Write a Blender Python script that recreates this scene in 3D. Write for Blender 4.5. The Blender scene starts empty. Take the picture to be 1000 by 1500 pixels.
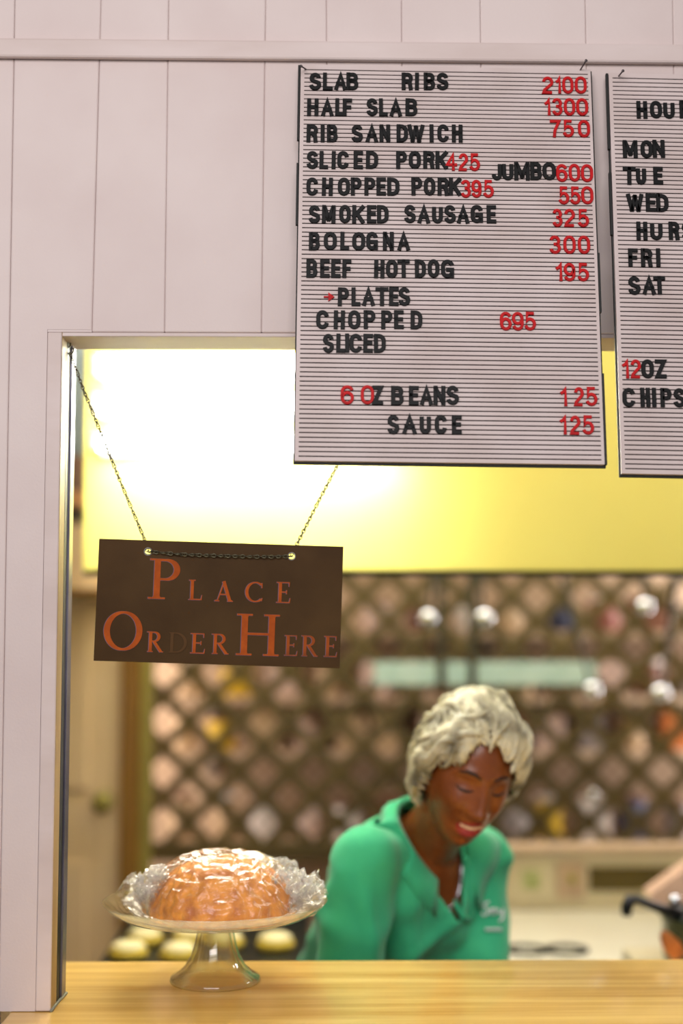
import bpy, bmesh, math, random
from mathutils import Vector, Matrix, noise
from mathutils.bvhtree import BVHTree
R_ = math.radians
random.seed(7)
scene = bpy.context.scene
COL = scene.collection

# ------------------------------------------------------------ camera
F = 50.0 / 36.0 * 1500.0
CAM = Vector((0, 0, 1.59))
cd = bpy.data.cameras.new('camera'); cam = bpy.data.objects.new('camera', cd); COL.objects.link(cam)
cd.sensor_fit = 'VERTICAL'; cd.sensor_height = 36; cd.sensor_width = 24; cd.lens = 50
cam.location = CAM
cam.rotation_euler = (R_(90 + 4.9), 0, R_(-1.0))
cd.dof.use_dof = True; cd.dof.focus_distance = 2.10; cd.dof.aperture_fstop = 1.08
cd.clip_start = 0.05
scene.camera = cam
RM = cam.rotation_euler.to_matrix()
def P(px, py, Y):
    d = RM @ Vector(((px - 500) / F, -(py - 750) / F, -1))
    return CAM + d * (Y / d.y)
def to_px(v):
    q = RM.transposed() @ (Vector(v) - CAM)
    return 500 + F * q.x / -q.z, 750 - F * q.y / -q.z

# ------------------------------------------------------------ view + world + lights
scene.view_settings.view_transform = 'Standard'; scene.view_settings.look = 'None'
scene.view_settings.exposure = 0.0; scene.view_settings.gamma = 1; scene.view_settings.use_curve_mapping = False
scene.cycles.use_denoising = True
scene.cycles.max_bounces = 14; scene.cycles.transmission_bounces = 12; scene.cycles.transparent_max_bounces = 24
world = bpy.data.worlds.new('world'); scene.world = world; world.use_nodes = True
bg = world.node_tree.nodes['Background']; bg.inputs[0].default_value = (1.0, 0.93, 0.91, 1); bg.inputs[1].default_value = 0.34
def area(name, loc, target, size, size_y, power, color):
    l = bpy.data.lights.new(name, 'AREA'); l.shape = 'RECTANGLE'; l.size = size; l.size_y = size_y
    l.energy = power; l.color = color
    o = bpy.data.objects.new(name, l); COL.objects.link(o); o.location = loc
    o.rotation_euler = (Vector(target) - Vector(loc)).to_track_quat('-Z', 'Y').to_euler()
    return o
area('window_daylight', (-0.5, -1.2, 3.0), (0.25, 2.1, 2.0), 2.6, 1.4, 86, (1.0, 0.935, 0.925))
area('kitchen_fill_light', (0.2, 3.65, 2.6), (0.2, 3.65, 0), 2.6, 0.4, 40, (1.0, 0.93, 0.82))  # unseen overhead fill, added to light the kitchen background
area('hood_fill_light', (0.75, 2.55, 2.68), (0.75, 2.75, 0), 1.6, 0.35, 8, (1.0, 0.97, 0.86))  # hidden fill, added to brighten the right of the hood, worker and counter
area('lattice_back_fill', (-0.85, 4.56, 1.55), (0.9, 4.9, 1.4), 0.15, 1.3, 13, (1.0, 0.86, 0.74))  # unseen fill added behind the lattice so its holes read bright
area('lattice_back_fill', (1.75, 4.56, 1.55), (0.3, 4.9, 1.4), 0.15, 1.3, 26, (1.0, 0.93, 0.88))  # second unseen fill, added at the right end of the lattice
area('kitchen_side_light', (1.6, 2.9, 2.2), (0.3, 2.9, 1.2), 0.3, 0.3, 5, (0.85, 0.9, 1.0))

# ------------------------------------------------------------ materials
def lin(c):
    return tuple(((x / 255) / 12.92 if x / 255 <= .04045 else ((x / 255 + .055) / 1.055) ** 2.4) for x in c)
def mat(name, c, rough=0.5, metal=0.0, c2=None, scale=20.0, stretch=(1, 1, 1), bump=0.0, bscale=None, bdist=0.002, coat=0.0, spec=0.5, sheen=0.0, detail=5.0, lo=.35, hi=.65):
    m = bpy.data.materials.new(name); m.use_nodes = True
    nt = m.node_tree; b = nt.nodes['Principled BSDF']
    b.inputs['Roughness'].default_value = rough; b.inputs['Metallic'].default_value = metal
    b.inputs['Specular IOR Level'].default_value = spec; b.inputs['Coat Weight'].default_value = coat
    b.inputs['Sheen Weight'].default_value = sheen
    b.inputs['Base Color'].default_value = (*lin(c), 1)
    tc = nt.nodes.new('ShaderNodeTexCoord'); mp = nt.nodes.new('ShaderNodeMapping')
    nt.links.new(tc.outputs['Object'], mp.inputs[0]); mp.inputs['Scale'].default_value = stretch
    if c2 is None: c2 = tuple(x * .93 for x in c)
    n = nt.nodes.new('ShaderNodeTexNoise'); n.inputs['Scale'].default_value = scale; n.inputs['Detail'].default_value = detail
    nt.links.new(mp.outputs[0], n.inputs['Vector'])
    r = nt.nodes.new('ShaderNodeValToRGB'); r.color_ramp.elements[0].position = lo; r.color_ramp.elements[1].position = hi
    r.color_ramp.elements[0].color = (*lin(c2), 1); r.color_ramp.elements[1].color = (*lin(c), 1)
    nt.links.new(n.outputs['Fac'], r.inputs[0]); nt.links.new(r.outputs[0], b.inputs['Base Color'])
    if bump:
        n2 = nt.nodes.new('ShaderNodeTexNoise'); n2.inputs['Scale'].default_value = bscale or scale * 4; n2.inputs['Detail'].default_value = 6
        nt.links.new(mp.outputs[0], n2.inputs['Vector'])
        bp = nt.nodes.new('ShaderNodeBump'); bp.inputs['Strength'].default_value = bump; bp.inputs['Distance'].default_value = bdist
        nt.links.new(n2.outputs['Fac'], bp.inputs['Height']); nt.links.new(bp.outputs[0], b.inputs['Normal'])
    return m
def emis(name, c, s):
    m = bpy.data.materials.new(name); m.use_nodes = True
    b = m.node_tree.nodes['Principled BSDF']; b.inputs['Base Color'].default_value = (.8, .8, .8, 1)
    b.inputs['Emission Color'].default_value = (*c, 1); b.inputs['Emission Strength'].default_value = s
    return m
M = {}
M['wall'] = mat('painted_plank', (218, 205, 202), .55, c2=(211, 196, 193), scale=5, bump=.25, bscale=260, bdist=.001)
M['trim'] = mat('painted_trim', (216, 202, 199), .5, c2=(205, 189, 184), scale=14, stretch=(.3, 1, 1), bump=.3, bscale=90, bdist=.001)
M['jambwood'] = mat('jamb_wood', (196, 168, 122), .5, c2=(150, 118, 62), scale=12, stretch=(1, 1, .15), bump=.2)
M['black'] = mat('black_rubber', (12, 12, 14), .5)
M['aluminium'] = mat('dull_aluminium', (150, 148, 165), .32, .8, c2=(110, 108, 125), scale=6)
M['caulk'] = mat('grey_caulk', (140, 140, 125), .7)
M['letterface'] = mat('letterboard_plastic', (212, 198, 196), .5, c2=(200, 184, 180), scale=9, bump=.1, bscale=120)
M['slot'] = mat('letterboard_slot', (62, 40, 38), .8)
M['backer'] = mat('black_backing', (14, 18, 16), .6)
M['lblack'] = mat('black_letter_plastic', (10, 11, 13), .55, spec=.25, c2=(8, 9, 10), scale=60)
M['lred'] = mat('red_letter_plastic', (200, 12, 20), .55, spec=.25, c2=(170, 8, 14), scale=60)
M['signbrown'] = mat('brown_sign_plate', (78, 56, 28), .55, spec=.12, c2=(62, 42, 18), scale=9, bump=.2, bscale=300, bdist=.0006, lo=.3, hi=.7)
M['signorange'] = mat('orange_sign_paint', (178, 86, 32), .7, spec=.1, c2=(158, 74, 30), scale=60)
M['signfaded'] = mat('faded_sign_paint', (92, 66, 40), .7, spec=.1)
M['signviolet'] = mat('violet_letter_edge', (112, 84, 104), .6)
M['chain'] = mat('tarnished_chain', (112, 110, 88), .38, .75, c2=(72, 66, 52), scale=80)
M['nail'] = mat('nail_steel', (96, 90, 92), .4, .8)
M['cake'] = mat('cake_crust', (244, 160, 42), .6, c2=(190, 104, 14), scale=46, bump=.5, bscale=110, bdist=.004, lo=.3, hi=.62)
M['cream'] = mat('cream_enamel', (200, 190, 158), .4, c2=(192, 180, 146), scale=4)
M['creamtop'] = mat('white_enamel', (204, 200, 180), .35, c2=(196, 190, 168), scale=4)
M['pinkcream'] = mat('pinkish_panel', (190, 164, 136), .5)
M['olive'] = mat('olive_glass', (84, 70, 14), .25)
M['sticker'] = mat('pale_green_sticker', (186, 190, 140), .5, c2=(140, 150, 84), scale=30)
M['darkiron'] = mat('dark_iron', (26, 32, 28), .4, .4)
M['bun'] = mat('pale_bun', (232, 224, 180), .6, c2=(222, 206, 140), scale=12)
M['bunedge'] = mat('golden_bun_edge', (196, 168, 46), .6)
M['tan'] = mat('tan_door', (232, 208, 168), .5, c2=(222, 196, 152), scale=3)
M['post'] = mat('brown_post', (146, 106, 32), .5, c2=(118, 82, 22), scale=8, stretch=(1, 1, .2))
M['greenpost'] = mat('olive_post', (150, 140, 66), .5)
M['lath'] = mat('lattice_wood', (88, 74, 34), .6, c2=(70, 58, 26), scale=20, stretch=(.2, .2, 1))
M['backwall'] = mat('kitchen_wall', (196, 172, 146), .7, c2=(186, 158, 132), scale=2)
M['sidewall'] = mat('kitchen_side_wall', (150, 128, 92), .7)
M['ceiling'] = mat('kitchen_ceiling', (190, 184, 168), .8)
M['floor'] = mat('floor_tile', (96, 78, 62), .5, c2=(78, 60, 46), scale=4)
M['hood'] = mat('yellow_hood_paint', (234, 222, 118), .45, c2=(230, 216, 108), scale=2)
M['teal'] = mat('pale_teal_plastic', (180, 206, 206), .35, c2=(160, 192, 194), scale=12)
M['skin'] = mat('brown_skin', (134, 72, 28), .30, c2=(110, 56, 20), scale=14, bump=.1, bscale=300, bdist=.0005)
M['lip'] = mat('red_lip', (150, 40, 40), .35)
M['tooth'] = mat('ivory_tooth', (240, 214, 180), .3)
M['brow'] = mat('dark_brow', (40, 26, 18), .7)
M['hair'] = mat('grey_blonde_hair', (214, 208, 176), .5, c2=(112, 106, 84), scale=22, stretch=(1, 1, 1), bump=.6, bscale=70, bdist=.004)
M['shirt'] = mat('green_polo_cotton', (66, 186, 132), .8, c2=(54, 174, 126), scale=9, sheen=.2, bump=.2, bscale=700, bdist=.0006, spec=.2)
M['embroid'] = mat('white_thread', (226, 226, 226), .7)
M['trouser'] = mat('black_trouser_cloth', (30, 30, 34), .8)
M['shoe'] = mat('black_shoe_leather', (16, 16, 16), .4)
M['gold'] = mat('gold_earring', (220, 190, 90), .2, 1)
M['silver'] = mat('silver_chain', (225, 225, 230), .15, 1)
M['steel'] = mat('polished_steel', (214, 218, 226), .12, 1)
M['plasticblack'] = mat('black_handle_plastic', (14, 16, 20), .3)
M['potgreen'] = mat('dark_olive_enamel', (66, 72, 30), .3)
M['copper'] = mat('copper_ladle_bowl', (250, 176, 104), .3, .35)
M['paperpink'] = mat('pinkish_paper', (206, 172, 150), .7, c2=(190, 156, 132), scale=12, bump=.3, bscale=20)
M['strap'] = mat('dark_strap', (52, 50, 40), .5)
M['fixture'] = mat('white_lamp_housing', (235, 235, 230), .4)
M['bracket'] = mat('grey_bracket', (120, 120, 116), .5, .5)
M['tube'] = emis('glowing_tube', (1.0, 1.0, .92), 52)
m = bpy.data.materials.new('clear_glass'); m.use_nodes = True; b = m.node_tree.nodes['Principled BSDF']
b.inputs['Transmission Weight'].default_value = 1; b.inputs['Roughness'].default_value = 0.0; b.inputs['IOR'].default_value = 1.45
b.inputs['Base Color'].default_value = (.98, .99, .955, 1); M['glass'] = m
m = bpy.data.materials.new('thin_dish_glass'); m.use_nodes = True; nt = m.node_tree; nt.nodes.clear()
o_ = nt.nodes.new('ShaderNodeOutputMaterial'); t_ = nt.nodes.new('ShaderNodeBsdfTransparent'); t_.inputs[0].default_value = (.97, .97, .90, 1)
g_ = nt.nodes.new('ShaderNodeBsdfGlossy'); g_.inputs['Roughness'].default_value = .05; lw_ = nt.nodes.new('ShaderNodeLayerWeight'); lw_.inputs[0].default_value = .5
pw_ = nt.nodes.new('ShaderNodeMath'); pw_.operation = 'POWER'; pw_.inputs[1].default_value = 3.5; nt.links.new(lw_.outputs['Facing'], pw_.inputs[0])
f_ = nt.nodes.new('ShaderNodeMath'); f_.operation = 'MULTIPLY_ADD'; f_.inputs[1].default_value = .7; f_.inputs[2].default_value = .05; nt.links.new(pw_.outputs[0], f_.inputs[0])
l_ = nt.nodes.new('ShaderNodeBsdfTranslucent'); l_.inputs[0].default_value = (.95, .93, .78, 1)  # cream translucency stands in for counter light refracted through the glass
a_ = nt.nodes.new('ShaderNodeMixShader'); a_.inputs[0].default_value = .17; nt.links.new(t_.outputs[0], a_.inputs[1]); nt.links.new(l_.outputs[0], a_.inputs[2])
c_ = nt.nodes.new('ShaderNodeMixShader'); nt.links.new(f_.outputs[0], c_.inputs[0]); nt.links.new(a_.outputs[0], c_.inputs[1]); nt.links.new(g_.outputs[0], c_.inputs[2]); nt.links.new(c_.outputs[0], o_.inputs[0])
M['dishglass'] = m
m = m.copy(); m.name = 'thin_foot_glass'; M['footglass'] = m
for n_ in m.node_tree.nodes:
    if n_.type == 'MIX_SHADER' and not n_.inputs[0].is_linked: n_.inputs[0].default_value = .07
    if n_.type == 'MATH' and n_.operation == 'POWER': n_.inputs[1].default_value = 2.2
    if n_.type == 'MATH' and n_.operation == 'MULTIPLY_ADD': n_.inputs[1].default_value = .9; n_.inputs[2].default_value = .07
# cling film: thin transparent sheet with gloss and a little milky scatter
m = bpy.data.materials.new('cling_film'); m.use_nodes = True; nt = m.node_tree; nt.nodes.clear()
out = nt.nodes.new('ShaderNodeOutputMaterial'); tr = nt.nodes.new('ShaderNodeBsdfTransparent'); gl = nt.nodes.new('ShaderNodeBsdfGlossy')
gl.inputs['Roughness'].default_value = .17; gl.inputs['Color'].default_value = (1, 1, 1, 1)
df = nt.nodes.new('ShaderNodeBsdfTranslucent'); df.inputs['Color'].default_value = (1, .98, .96, 1)
d2 = nt.nodes.new('ShaderNodeBsdfDiffuse'); d2.inputs['Color'].default_value = (.95, .93, .91, 1)
lw = nt.nodes.new('ShaderNodeLayerWeight'); lw.inputs['Blend'].default_value = .35
tcn = nt.nodes.new('ShaderNodeTexCoord'); nz = nt.nodes.new('ShaderNodeTexNoise'); nz.inputs['Scale'].default_value = 34; nz.inputs['Detail'].default_value = 5; nz.inputs['Distortion'].default_value = 1.6
mpp = nt.nodes.new('ShaderNodeMapping'); mpp.inputs['Scale'].default_value = (.5, 1, 1.4); mpp.inputs['Rotation'].default_value = (0, R_(20), 0)
nt.links.new(tcn.outputs['Object'], mpp.inputs[0]); nt.links.new(mpp.outputs[0], nz.inputs['Vector'])
bp = nt.nodes.new('ShaderNodeBump'); bp.inputs['Strength'].default_value = .9; bp.inputs['Distance'].default_value = .006
nt.links.new(nz.outputs['Fac'], bp.inputs['Height'])
for nn in (gl, df, d2): nt.links.new(bp.outputs[0], nn.inputs['Normal'])
nt.links.new(bp.outputs[0], lw.inputs['Normal'])
mA = nt.nodes.new('ShaderNodeMixShader'); mA.inputs[0].default_value = .5; nt.links.new(df.outputs[0], mA.inputs[1]); nt.links.new(d2.outputs[0], mA.inputs[2])
mB = nt.nodes.new('ShaderNodeMixShader'); mB.inputs[0].default_value = .03; nt.links.new(tr.outputs[0], mB.inputs[1]); nt.links.new(mA.outputs[0], mB.inputs[2])
mC = nt.nodes.new('ShaderNodeMixShader'); mr = nt.nodes.new('ShaderNodeMapRange'); mr.inputs['To Min'].default_value = .04; mr.inputs['To Max'].default_value = .6
nt.links.new(lw.outputs['Facing'], mr.inputs['Value']); nt.links.new(mr.outputs[0], mC.inputs[0])
nt.links.new(mB.outputs[0], mC.inputs[1]); nt.links.new(gl.outputs[0], mC.inputs[2]); nt.links.new(mC.outputs[0], out.inputs[0]); M['film'] = m
m = m.copy(); m.name = 'bunched_film'; M['film_tuft'] = m
for n_ in m.node_tree.nodes:
    if n_.type == 'MIX_SHADER' and not n_.inputs[0].is_linked and n_.inputs[0].default_value < .12: n_.inputs[0].default_value = .30
# laminate counter: long streaks
m = mat('streaked_laminate', (236, 200, 118), .28, c2=(204, 154, 66), scale=9, stretch=(.22, 5.0, 1), bump=.05, bscale=40, bdist=.0004, coat=.35, detail=8, lo=.3, hi=.68)
M['laminate'] = m
M['lamedge'] = mat('laminate_edge', (198, 150, 70), .35, c2=(170, 120, 48), scale=10, stretch=(.2, 1, 4))

# ------------------------------------------------------------ helpers
def tag(o, label=None, cat=None, group=None, kind=None):
    if label: o['label'] = label
    if cat: o['category'] = cat
    if group: o['group'] = group
    if kind: o['kind'] = kind
    return o
def empty(name, mtx=None, **kw):
    o = bpy.data.objects.new(name, None); COL.objects.link(o); o.empty_display_size = .05
    if mtx is not None: o.matrix_basis = mtx if isinstance(mtx, Matrix) else Matrix.Translation(mtx)
    return tag(o, **kw)
def rootm(o):
    mtx = Matrix.Identity(4)
    while o is not None:
        mtx = o.matrix_basis @ mtx; o = o.parent
    return mtx
def obj(name, bm, m, parent=None, smooth=False, local=False, label=None, **kw):
    """bm in world coordinates (or in the parent's if local) becomes one mesh object"""
    if parent is not None and not local:
        bm.transform(rootm(parent).inverted())
    bmesh.ops.recalc_face_normals(bm, faces=bm.faces)
    me = bpy.data.meshes.new(name); bm.to_mesh(me); bm.free()
    for mm in (m if isinstance(m, (list, tuple)) else [m]): me.materials.append(mm)
    if smooth:
        me.polygons.foreach_set('use_smooth', [True] * len(me.polygons))
    o = bpy.data.objects.new(name, me); COL.objects.link(o); o.parent = parent
    return tag(o, label=label, **kw)
def box(bm, c, s, rot=None, bev=0.0, mi=0):
    r = bmesh.ops.create_cube(bm, size=1.0)
    vs = r['verts']
    bmesh.ops.scale(bm, vec=s, verts=vs)
    if bev > 0:
        es = list({e for v in vs for e in v.link_edges})
        rb = bmesh.ops.bevel(bm, geom=es, offset=bev, segments=2, profile=.5, affect='EDGES')
        vs = list({v for f in rb['faces'] for v in f.verts} | {v for v in vs if v.is_valid})
        # bevel leaves all verts of the box connected
    allv = set(vs); stack = list(vs)
    while stack:
        v = stack.pop()
        for e in v.link_edges:
            w = e.other_vert(v)
            if w not in allv: allv.add(w); stack.append(w)
    if rot is not None: bmesh.ops.transform(bm, matrix=rot.to_4x4(), verts=list(allv))
    bmesh.ops.translate(bm, vec=Vector(c), verts=list(allv))
    if mi:
        for v in allv:
            for f in v.link_faces: f.material_index = mi
    return list(allv)
def bx(x0, x1, y0, y1, z0, z1, bev=0.002):
    bm = bmesh.new(); box(bm, ((x0 + x1) / 2, (y0 + y1) / 2, (z0 + z1) / 2), (x1 - x0, y1 - y0, z1 - z0), bev=bev); return bm
def hexa(pts, bev=0.0):
    """8 points: bottom 4 then top 4"""
    bm = bmesh.new(); v = [bm.verts.new(p) for p in pts]
    for f in ((0, 1, 2, 3), (4, 5, 6, 7), (0, 1, 5, 4), (1, 2, 6, 5), (2, 3, 7, 6), (3, 0, 4, 7)): bm.faces.new([v[i] for i in f])
    bmesh.ops.recalc_face_normals(bm, faces=bm.faces)
    if bev: bmesh.ops.bevel(bm, geom=bm.edges[:], offset=bev, segments=2, profile=.5, affect='EDGES')
    return bm
def lathe(bm, prof, c=(0, 0, 0), n=64, closed=False, axis=None, jitter=None):
    rings = []
    for r, z in prof:
        ring = []
        for i in range(n):
            a = 2 * math.pi * i / n
            v = Vector((r * math.cos(a), r * math.sin(a), z))
            if jitter: v = jitter(v, a)
            if axis is not None: v = axis @ v
            ring.append(bm.verts.new(v + Vector(c)))
        rings.append(ring)
    L = len(rings)
    for k in range(L if closed else L - 1):
        A, B = rings[k], rings[(k + 1) % L]
        for i in range(n): bm.faces.new((A[i], A[(i + 1) % n], B[(i + 1) % n], B[i]))
    if not closed:
        for ring in (rings[0], rings[-1]):
            try: bm.faces.new(ring)
            except ValueError: pass
    return bm
def tube(bm, pts, rad, n=8, closed=False):
    pts = [Vector(p) for p in pts]; L = len(pts)
    if not isinstance(rad, (list, tuple)): rad = [rad] * L
    rings = []; up = None
    for i, p in enumerate(pts):
        if closed: t = pts[(i + 1) % L] - pts[i - 1]
        else: t = pts[min(i + 1, L - 1)] - pts[max(i - 1, 0)]
        t = t.normalized() if t.length > 1e-9 else Vector((0, 0, 1))
        if up is None: up = t.orthogonal().normalized()
        up = (up - t * up.dot(t)); up = up.normalized() if up.length > 1e-6 else t.orthogonal().normalized()
        s = t.cross(up)
        rings.append([bm.verts.new(p + (up * math.cos(2 * math.pi * k / n) + s * math.sin(2 * math.pi * k / n)) * rad[i]) for k in range(n)])
    for k in range(L if closed else L - 1):
        A, B = rings[k], rings[(k + 1) % L]
        for i in range(n): bm.faces.new((A[i], A[(i + 1) % n], B[(i + 1) % n], B[i]))
    if not closed:
        bm.faces.new(rings[0]); bm.faces.new(rings[-1])
    return bm
def ellipsoid(bm, c, r, rot=None, sub=3):
    q = bmesh.ops.create_icosphere(bm, subdivisions=sub, radius=1)
    mt = Matrix.Translation(Vector(c)) @ (rot.to_4x4() if rot is not None else Matrix.Identity(4)) @ Matrix.Diagonal((*r, 1))
    bmesh.ops.transform(bm, matrix=mt, verts=q['verts']); return q['verts']

# ------------------------------------------------------------ lettering (own stroke glyphs)
def arc(cx, cy, rx, ry, a0, a1, n=10):
    return [(cx + rx * math.cos(R_(a0 + (a1 - a0) * i / n)), cy + ry * math.sin(R_(a0 + (a1 - a0) * i / n))) for i in range(n + 1)]
G = {
 'A': [[(0, 0), (.5, 1), (1, 0)], [(.18, .32), (.82, .32)]],
 'B': [[(0, 0), (0, 1)], [(0, 1)] + arc(.58, .765, .36, .235, 90, -90) + [(0, .53)], [(0, .53)] + arc(.6, .265, .4, .265, 90, -90) + [(0, 0)]],
 'C': [arc(.5, .7, .5, .3, 5, 180) + arc(.5, .3, .5, .3, 180, 355)],
 'D': [[(0, 0), (0, 1)], [(0, 1)] + arc(.35, .68, .65, .32, 90, 0) + arc(.35, .32, .65, .32, 0, -90) + [(0, 0)]],
 'E': [[(1, 1), (0, 1), (0, 0), (1, 0)], [(0, .52), (.88, .52)]],
 'F': [[(1, 1), (0, 1), (0, 0)], [(0, .5), (.85, .5)]],
 'G': [arc(.5, .7, .5, .3, 10, 180) + arc(.5, .3, .5, .3, 180, 340), [(.55, .44), (1, .44), (1, .03)]],
 'H': [[(0, 0), (0, 1)], [(1, 0), (1, 1)], [(0, .52), (1, .52)]],
 'I': [[(.5, 0), (.5, 1)]],
 'J': [[(1, 1)] + arc(.5, .28, .5, .28, 0, -175)],
 'K': [[(0, 0), (0, 1)], [(1, 1), (.02, .36)], [(.34, .56), (1, 0)]],
 'L': [[(0, 1), (0, 0), (1, 0)]],
 'M': [[(0, 0), (0, 1)], [(.10, .93), (.5, .16)], [(.90, .93), (.5, .16)], [(1, 1), (1, 0)]],
 'N': [[(0, 0), (0, 1)], [(.06, .93), (.94, .07)], [(1, 0), (1, 1)]],
 'O': [arc(.5, .66, .5, .34, 0, 180) + arc(.5, .34, .5, .34, 180, 360) + [(1, .66)]],
 'P': [[(0, 0), (0, 1)], [(0, 1)] + arc(.6, .735, .4, .265, 90, -90) + [(0, .47)]],
 'R': [[(0, 0), (0, 1)], [(0, 1)] + arc(.58, .75, .4, .25, 90, -90) + [(0, .5)], [(.5, .5), (.85, .38), (.95, 0)]],
 'S': [arc(.5, .74, .46, .26, 10, 200, 12) + [(.3, .54), (.7, .46)] + arc(.5, .27, .5, .27, 30, -170, 12)],
 'T': [[(0, 1), (1, 1)], [(.5, 1), (.5, 0)]],
 'U': [[(0, 1)] + arc(.5, .3, .5, .3, 180, 360, 12) + [(1, 1)]],
 'W': [[(0, 1), (.25, .03)], [(.25, .03), (.5, .93)], [(.5, .93), (.75, .03)], [(.75, .03), (1, 1)]],
 'Z': [[(0, 1), (1, 1), (0, 0), (1, 0)]],
 '1': [[(0, .74), (.35, .8), (.75, 1), (.75, 0)]],
 '2': [arc(.5, .7, .5, .3, 170, -20, 12) + [(.1, .16), (0, 0), (1, 0)]],
 '3': [arc(.48, .75, .46, .25, 165, -75, 12), [(.35, .53)] + arc(.5, .27, .5, .27, 80, -165, 12)],
 '4': [[(.72, 0), (.72, 1), (0, .3), (1, .3)]],
 '5': [[(.92, 1), (.18, 1), (.08, .5)] + arc(.48, .32, .52, .32, 135, -160, 12)],
 '6': [arc(.5, .32, .5, .32, 180, -180, 16), [(0, .32), (0, .62)] + arc(.5, .7, .5, .3, 180, 20, 8)],
 '7': [[(0, 1), (1, 1), (.45, .4), (.35, 0)]],
 '9': [arc(.5, .68, .5, .32, 0, 360, 16), [(1, .68), (1, .38)] + arc(.5, .3, .5, .3, 0, -160, 8)],
}
G['0'] = G['O']
def ribbon(bm, pts, widths, z0, z1, inset=0.0, ext=0.0, mi=0):
    pts = [Vector((p[0], p[1])) for p in pts]
    q = [pts[0]]; ww = [widths[0]]
    for p, w in zip(pts[1:], widths[1:]):
        if (p - q[-1]).length > 1e-6: q.append(p); ww.append(w)
    pts, widths = q, ww; L = len(pts)
    closed = (pts[0] - pts[-1]).length < 1e-5 and L > 3
    if closed: pts = pts[:-1]; widths = widths[:-1]; L -= 1
    elif ext:
        pts[0] = pts[0] + (pts[0] - pts[1]).normalized() * ext; pts[-1] = pts[-1] + (pts[-1] - pts[-2]).normalized() * ext
    rows = []
    for i in range(L):
        a = pts[i] - pts[i - 1] if (i > 0 or closed) else pts[1] - pts[0]
        c = pts[(i + 1) % L] - pts[i] if (i < L - 1 or closed) else pts[-1] - pts[-2]
        a = a.normalized(); c = c.normalized()
        na = Vector((-a.y, a.x)); nc = Vector((-c.y, c.x)); nn = na + nc
        nn = nn.normalized() if nn.length > 1e-4 else na
        k = 1 / max(.5, nn.dot(na)); h = widths[i] / 2 * k
        e = max(h - inset, h * .2)
        rows.append([bm.verts.new((*(pts[i] + nn * h), z0)), bm.verts.new((*(pts[i] + nn * h), z1 - inset)), bm.verts.new((*(pts[i] + nn * e), z1)),
                     bm.verts.new((*(pts[i] - nn * e), z1)), bm.verts.new((*(pts[i] - nn * h), z1 - inset)), bm.verts.new((*(pts[i] - nn * h), z0))])
    fs = []
    for i in range(L if closed else L - 1):
        A, B = rows[i], rows[(i + 1) % L]
        for j in range(5): fs.append(bm.faces.new((A[j], A[j + 1], B[j + 1], B[j])))
    if not closed: fs.append(bm.faces.new(rows[0])); fs.append(bm.faces.new(rows[-1]))
    for f in fs: f.material_index = mi
gcache = {}
def glyph_mesh(ch, w, h, t, m, depth=.0028):
    key = (ch, round(w, 4), round(h, 4), m.name)
    if key in gcache: return gcache[key]
    bm = bmesh.new()
    for st in G[ch]:
        pts = [(t / 2 + x * (w - t), t / 2 + y * (h - t)) for x, y in st]
        if ch == 'I': pts = [(w / 2, t / 2), (w / 2, h - t / 2)]
        curved = len(st) > 8
        ribbon(bm, pts, [t] * len(pts), 0, depth, inset=.0005, ext=0 if curved else t / 2 * .98)
    bmesh.ops.recalc_face_normals(bm, faces=bm.faces)
    me = bpy.data.meshes.new('letter_' + ch.lower()); bm.to_mesh(me); bm.free(); me.materials.append(m); gcache[key] = me
    return me

# ------------------------------------------------------------ wall with the serving opening
YW = 2.10; WT = .10
z_trim0 = P(500, 92, YW).z; z_trim1 = P(500, 64, YW).z
Z_OPEN = P(500, 488, YW).z; Z_C = 1.05
x_open = P(84, 900, YW).x
wall = empty('wall_front', Vector((0, YW, 0)), kind='structure')
def plank(xa0, xa1, z0, xb0, xb1, z1, g=0, dy=0, name='plank'):
    """xa at z0 (bottom), xb at z1 (top)"""
    y0, y1 = YW + dy, YW + .02
    bm = hexa([(xa0 + g, y0, z0), (xa1 - g, y0, z0), (xa1 - g, y1, z0), (xa0 + g, y1, z0), (xb0 + g, y0, z1), (xb1 - g, y0, z1), (xb1 - g, y1, z1), (xb0 + g, y1, z1)], bev=.0022)
    return obj(name, bm, M['wall'], wall)
def gx(pt, pb):  # a groove given by two pixels on it -> x at height z
    A, B = P(*pt, YW), P(*pb, YW)
    return lambda z: A.x + (B.x - A.x) * (z - A.z) / (B.z - A.z)
gr = [lambda z: -1.10, lambda z: -.80, gx((21.5, 10), (3, 1150)), gx((148, 0), (137, 400)), gx((247, 0), (242, 400)), gx((389, 0), (384, 400)), gx((478, 0), (480, 400)),
      gx((588, 0), (590, 400)), gx((703, 0), (708, 400)), gx((857, 0), (864, 400)), gx((985, 0), (992, 400)), gx((1110, 0), (1122, 400)), lambda z: .95, lambda z: 1.2]
ZT = 2.85
for i in range(len(gr) - 1):
    a, b_ = gr[i], gr[i + 1]
    plank(a(z_trim1 - .004), b_(z_trim1 - .004), z_trim1 - .004, a(ZT), b_(ZT), ZT, dy=random.uniform(-.0008, .0008))
    if i < 2:
        plank(a(0), b_(0), 0, a(z_trim0 + .004), b_(z_trim0 + .004), z_trim0 + .004)
    elif i > 2:
        a2 = a
        plank(a2(Z_OPEN), b_(Z_OPEN), Z_OPEN, a2(z_trim0 + .004), b_(z_trim0 + .004), z_trim0 + .004, dy=random.uniform(-.0006, .0006))
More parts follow.
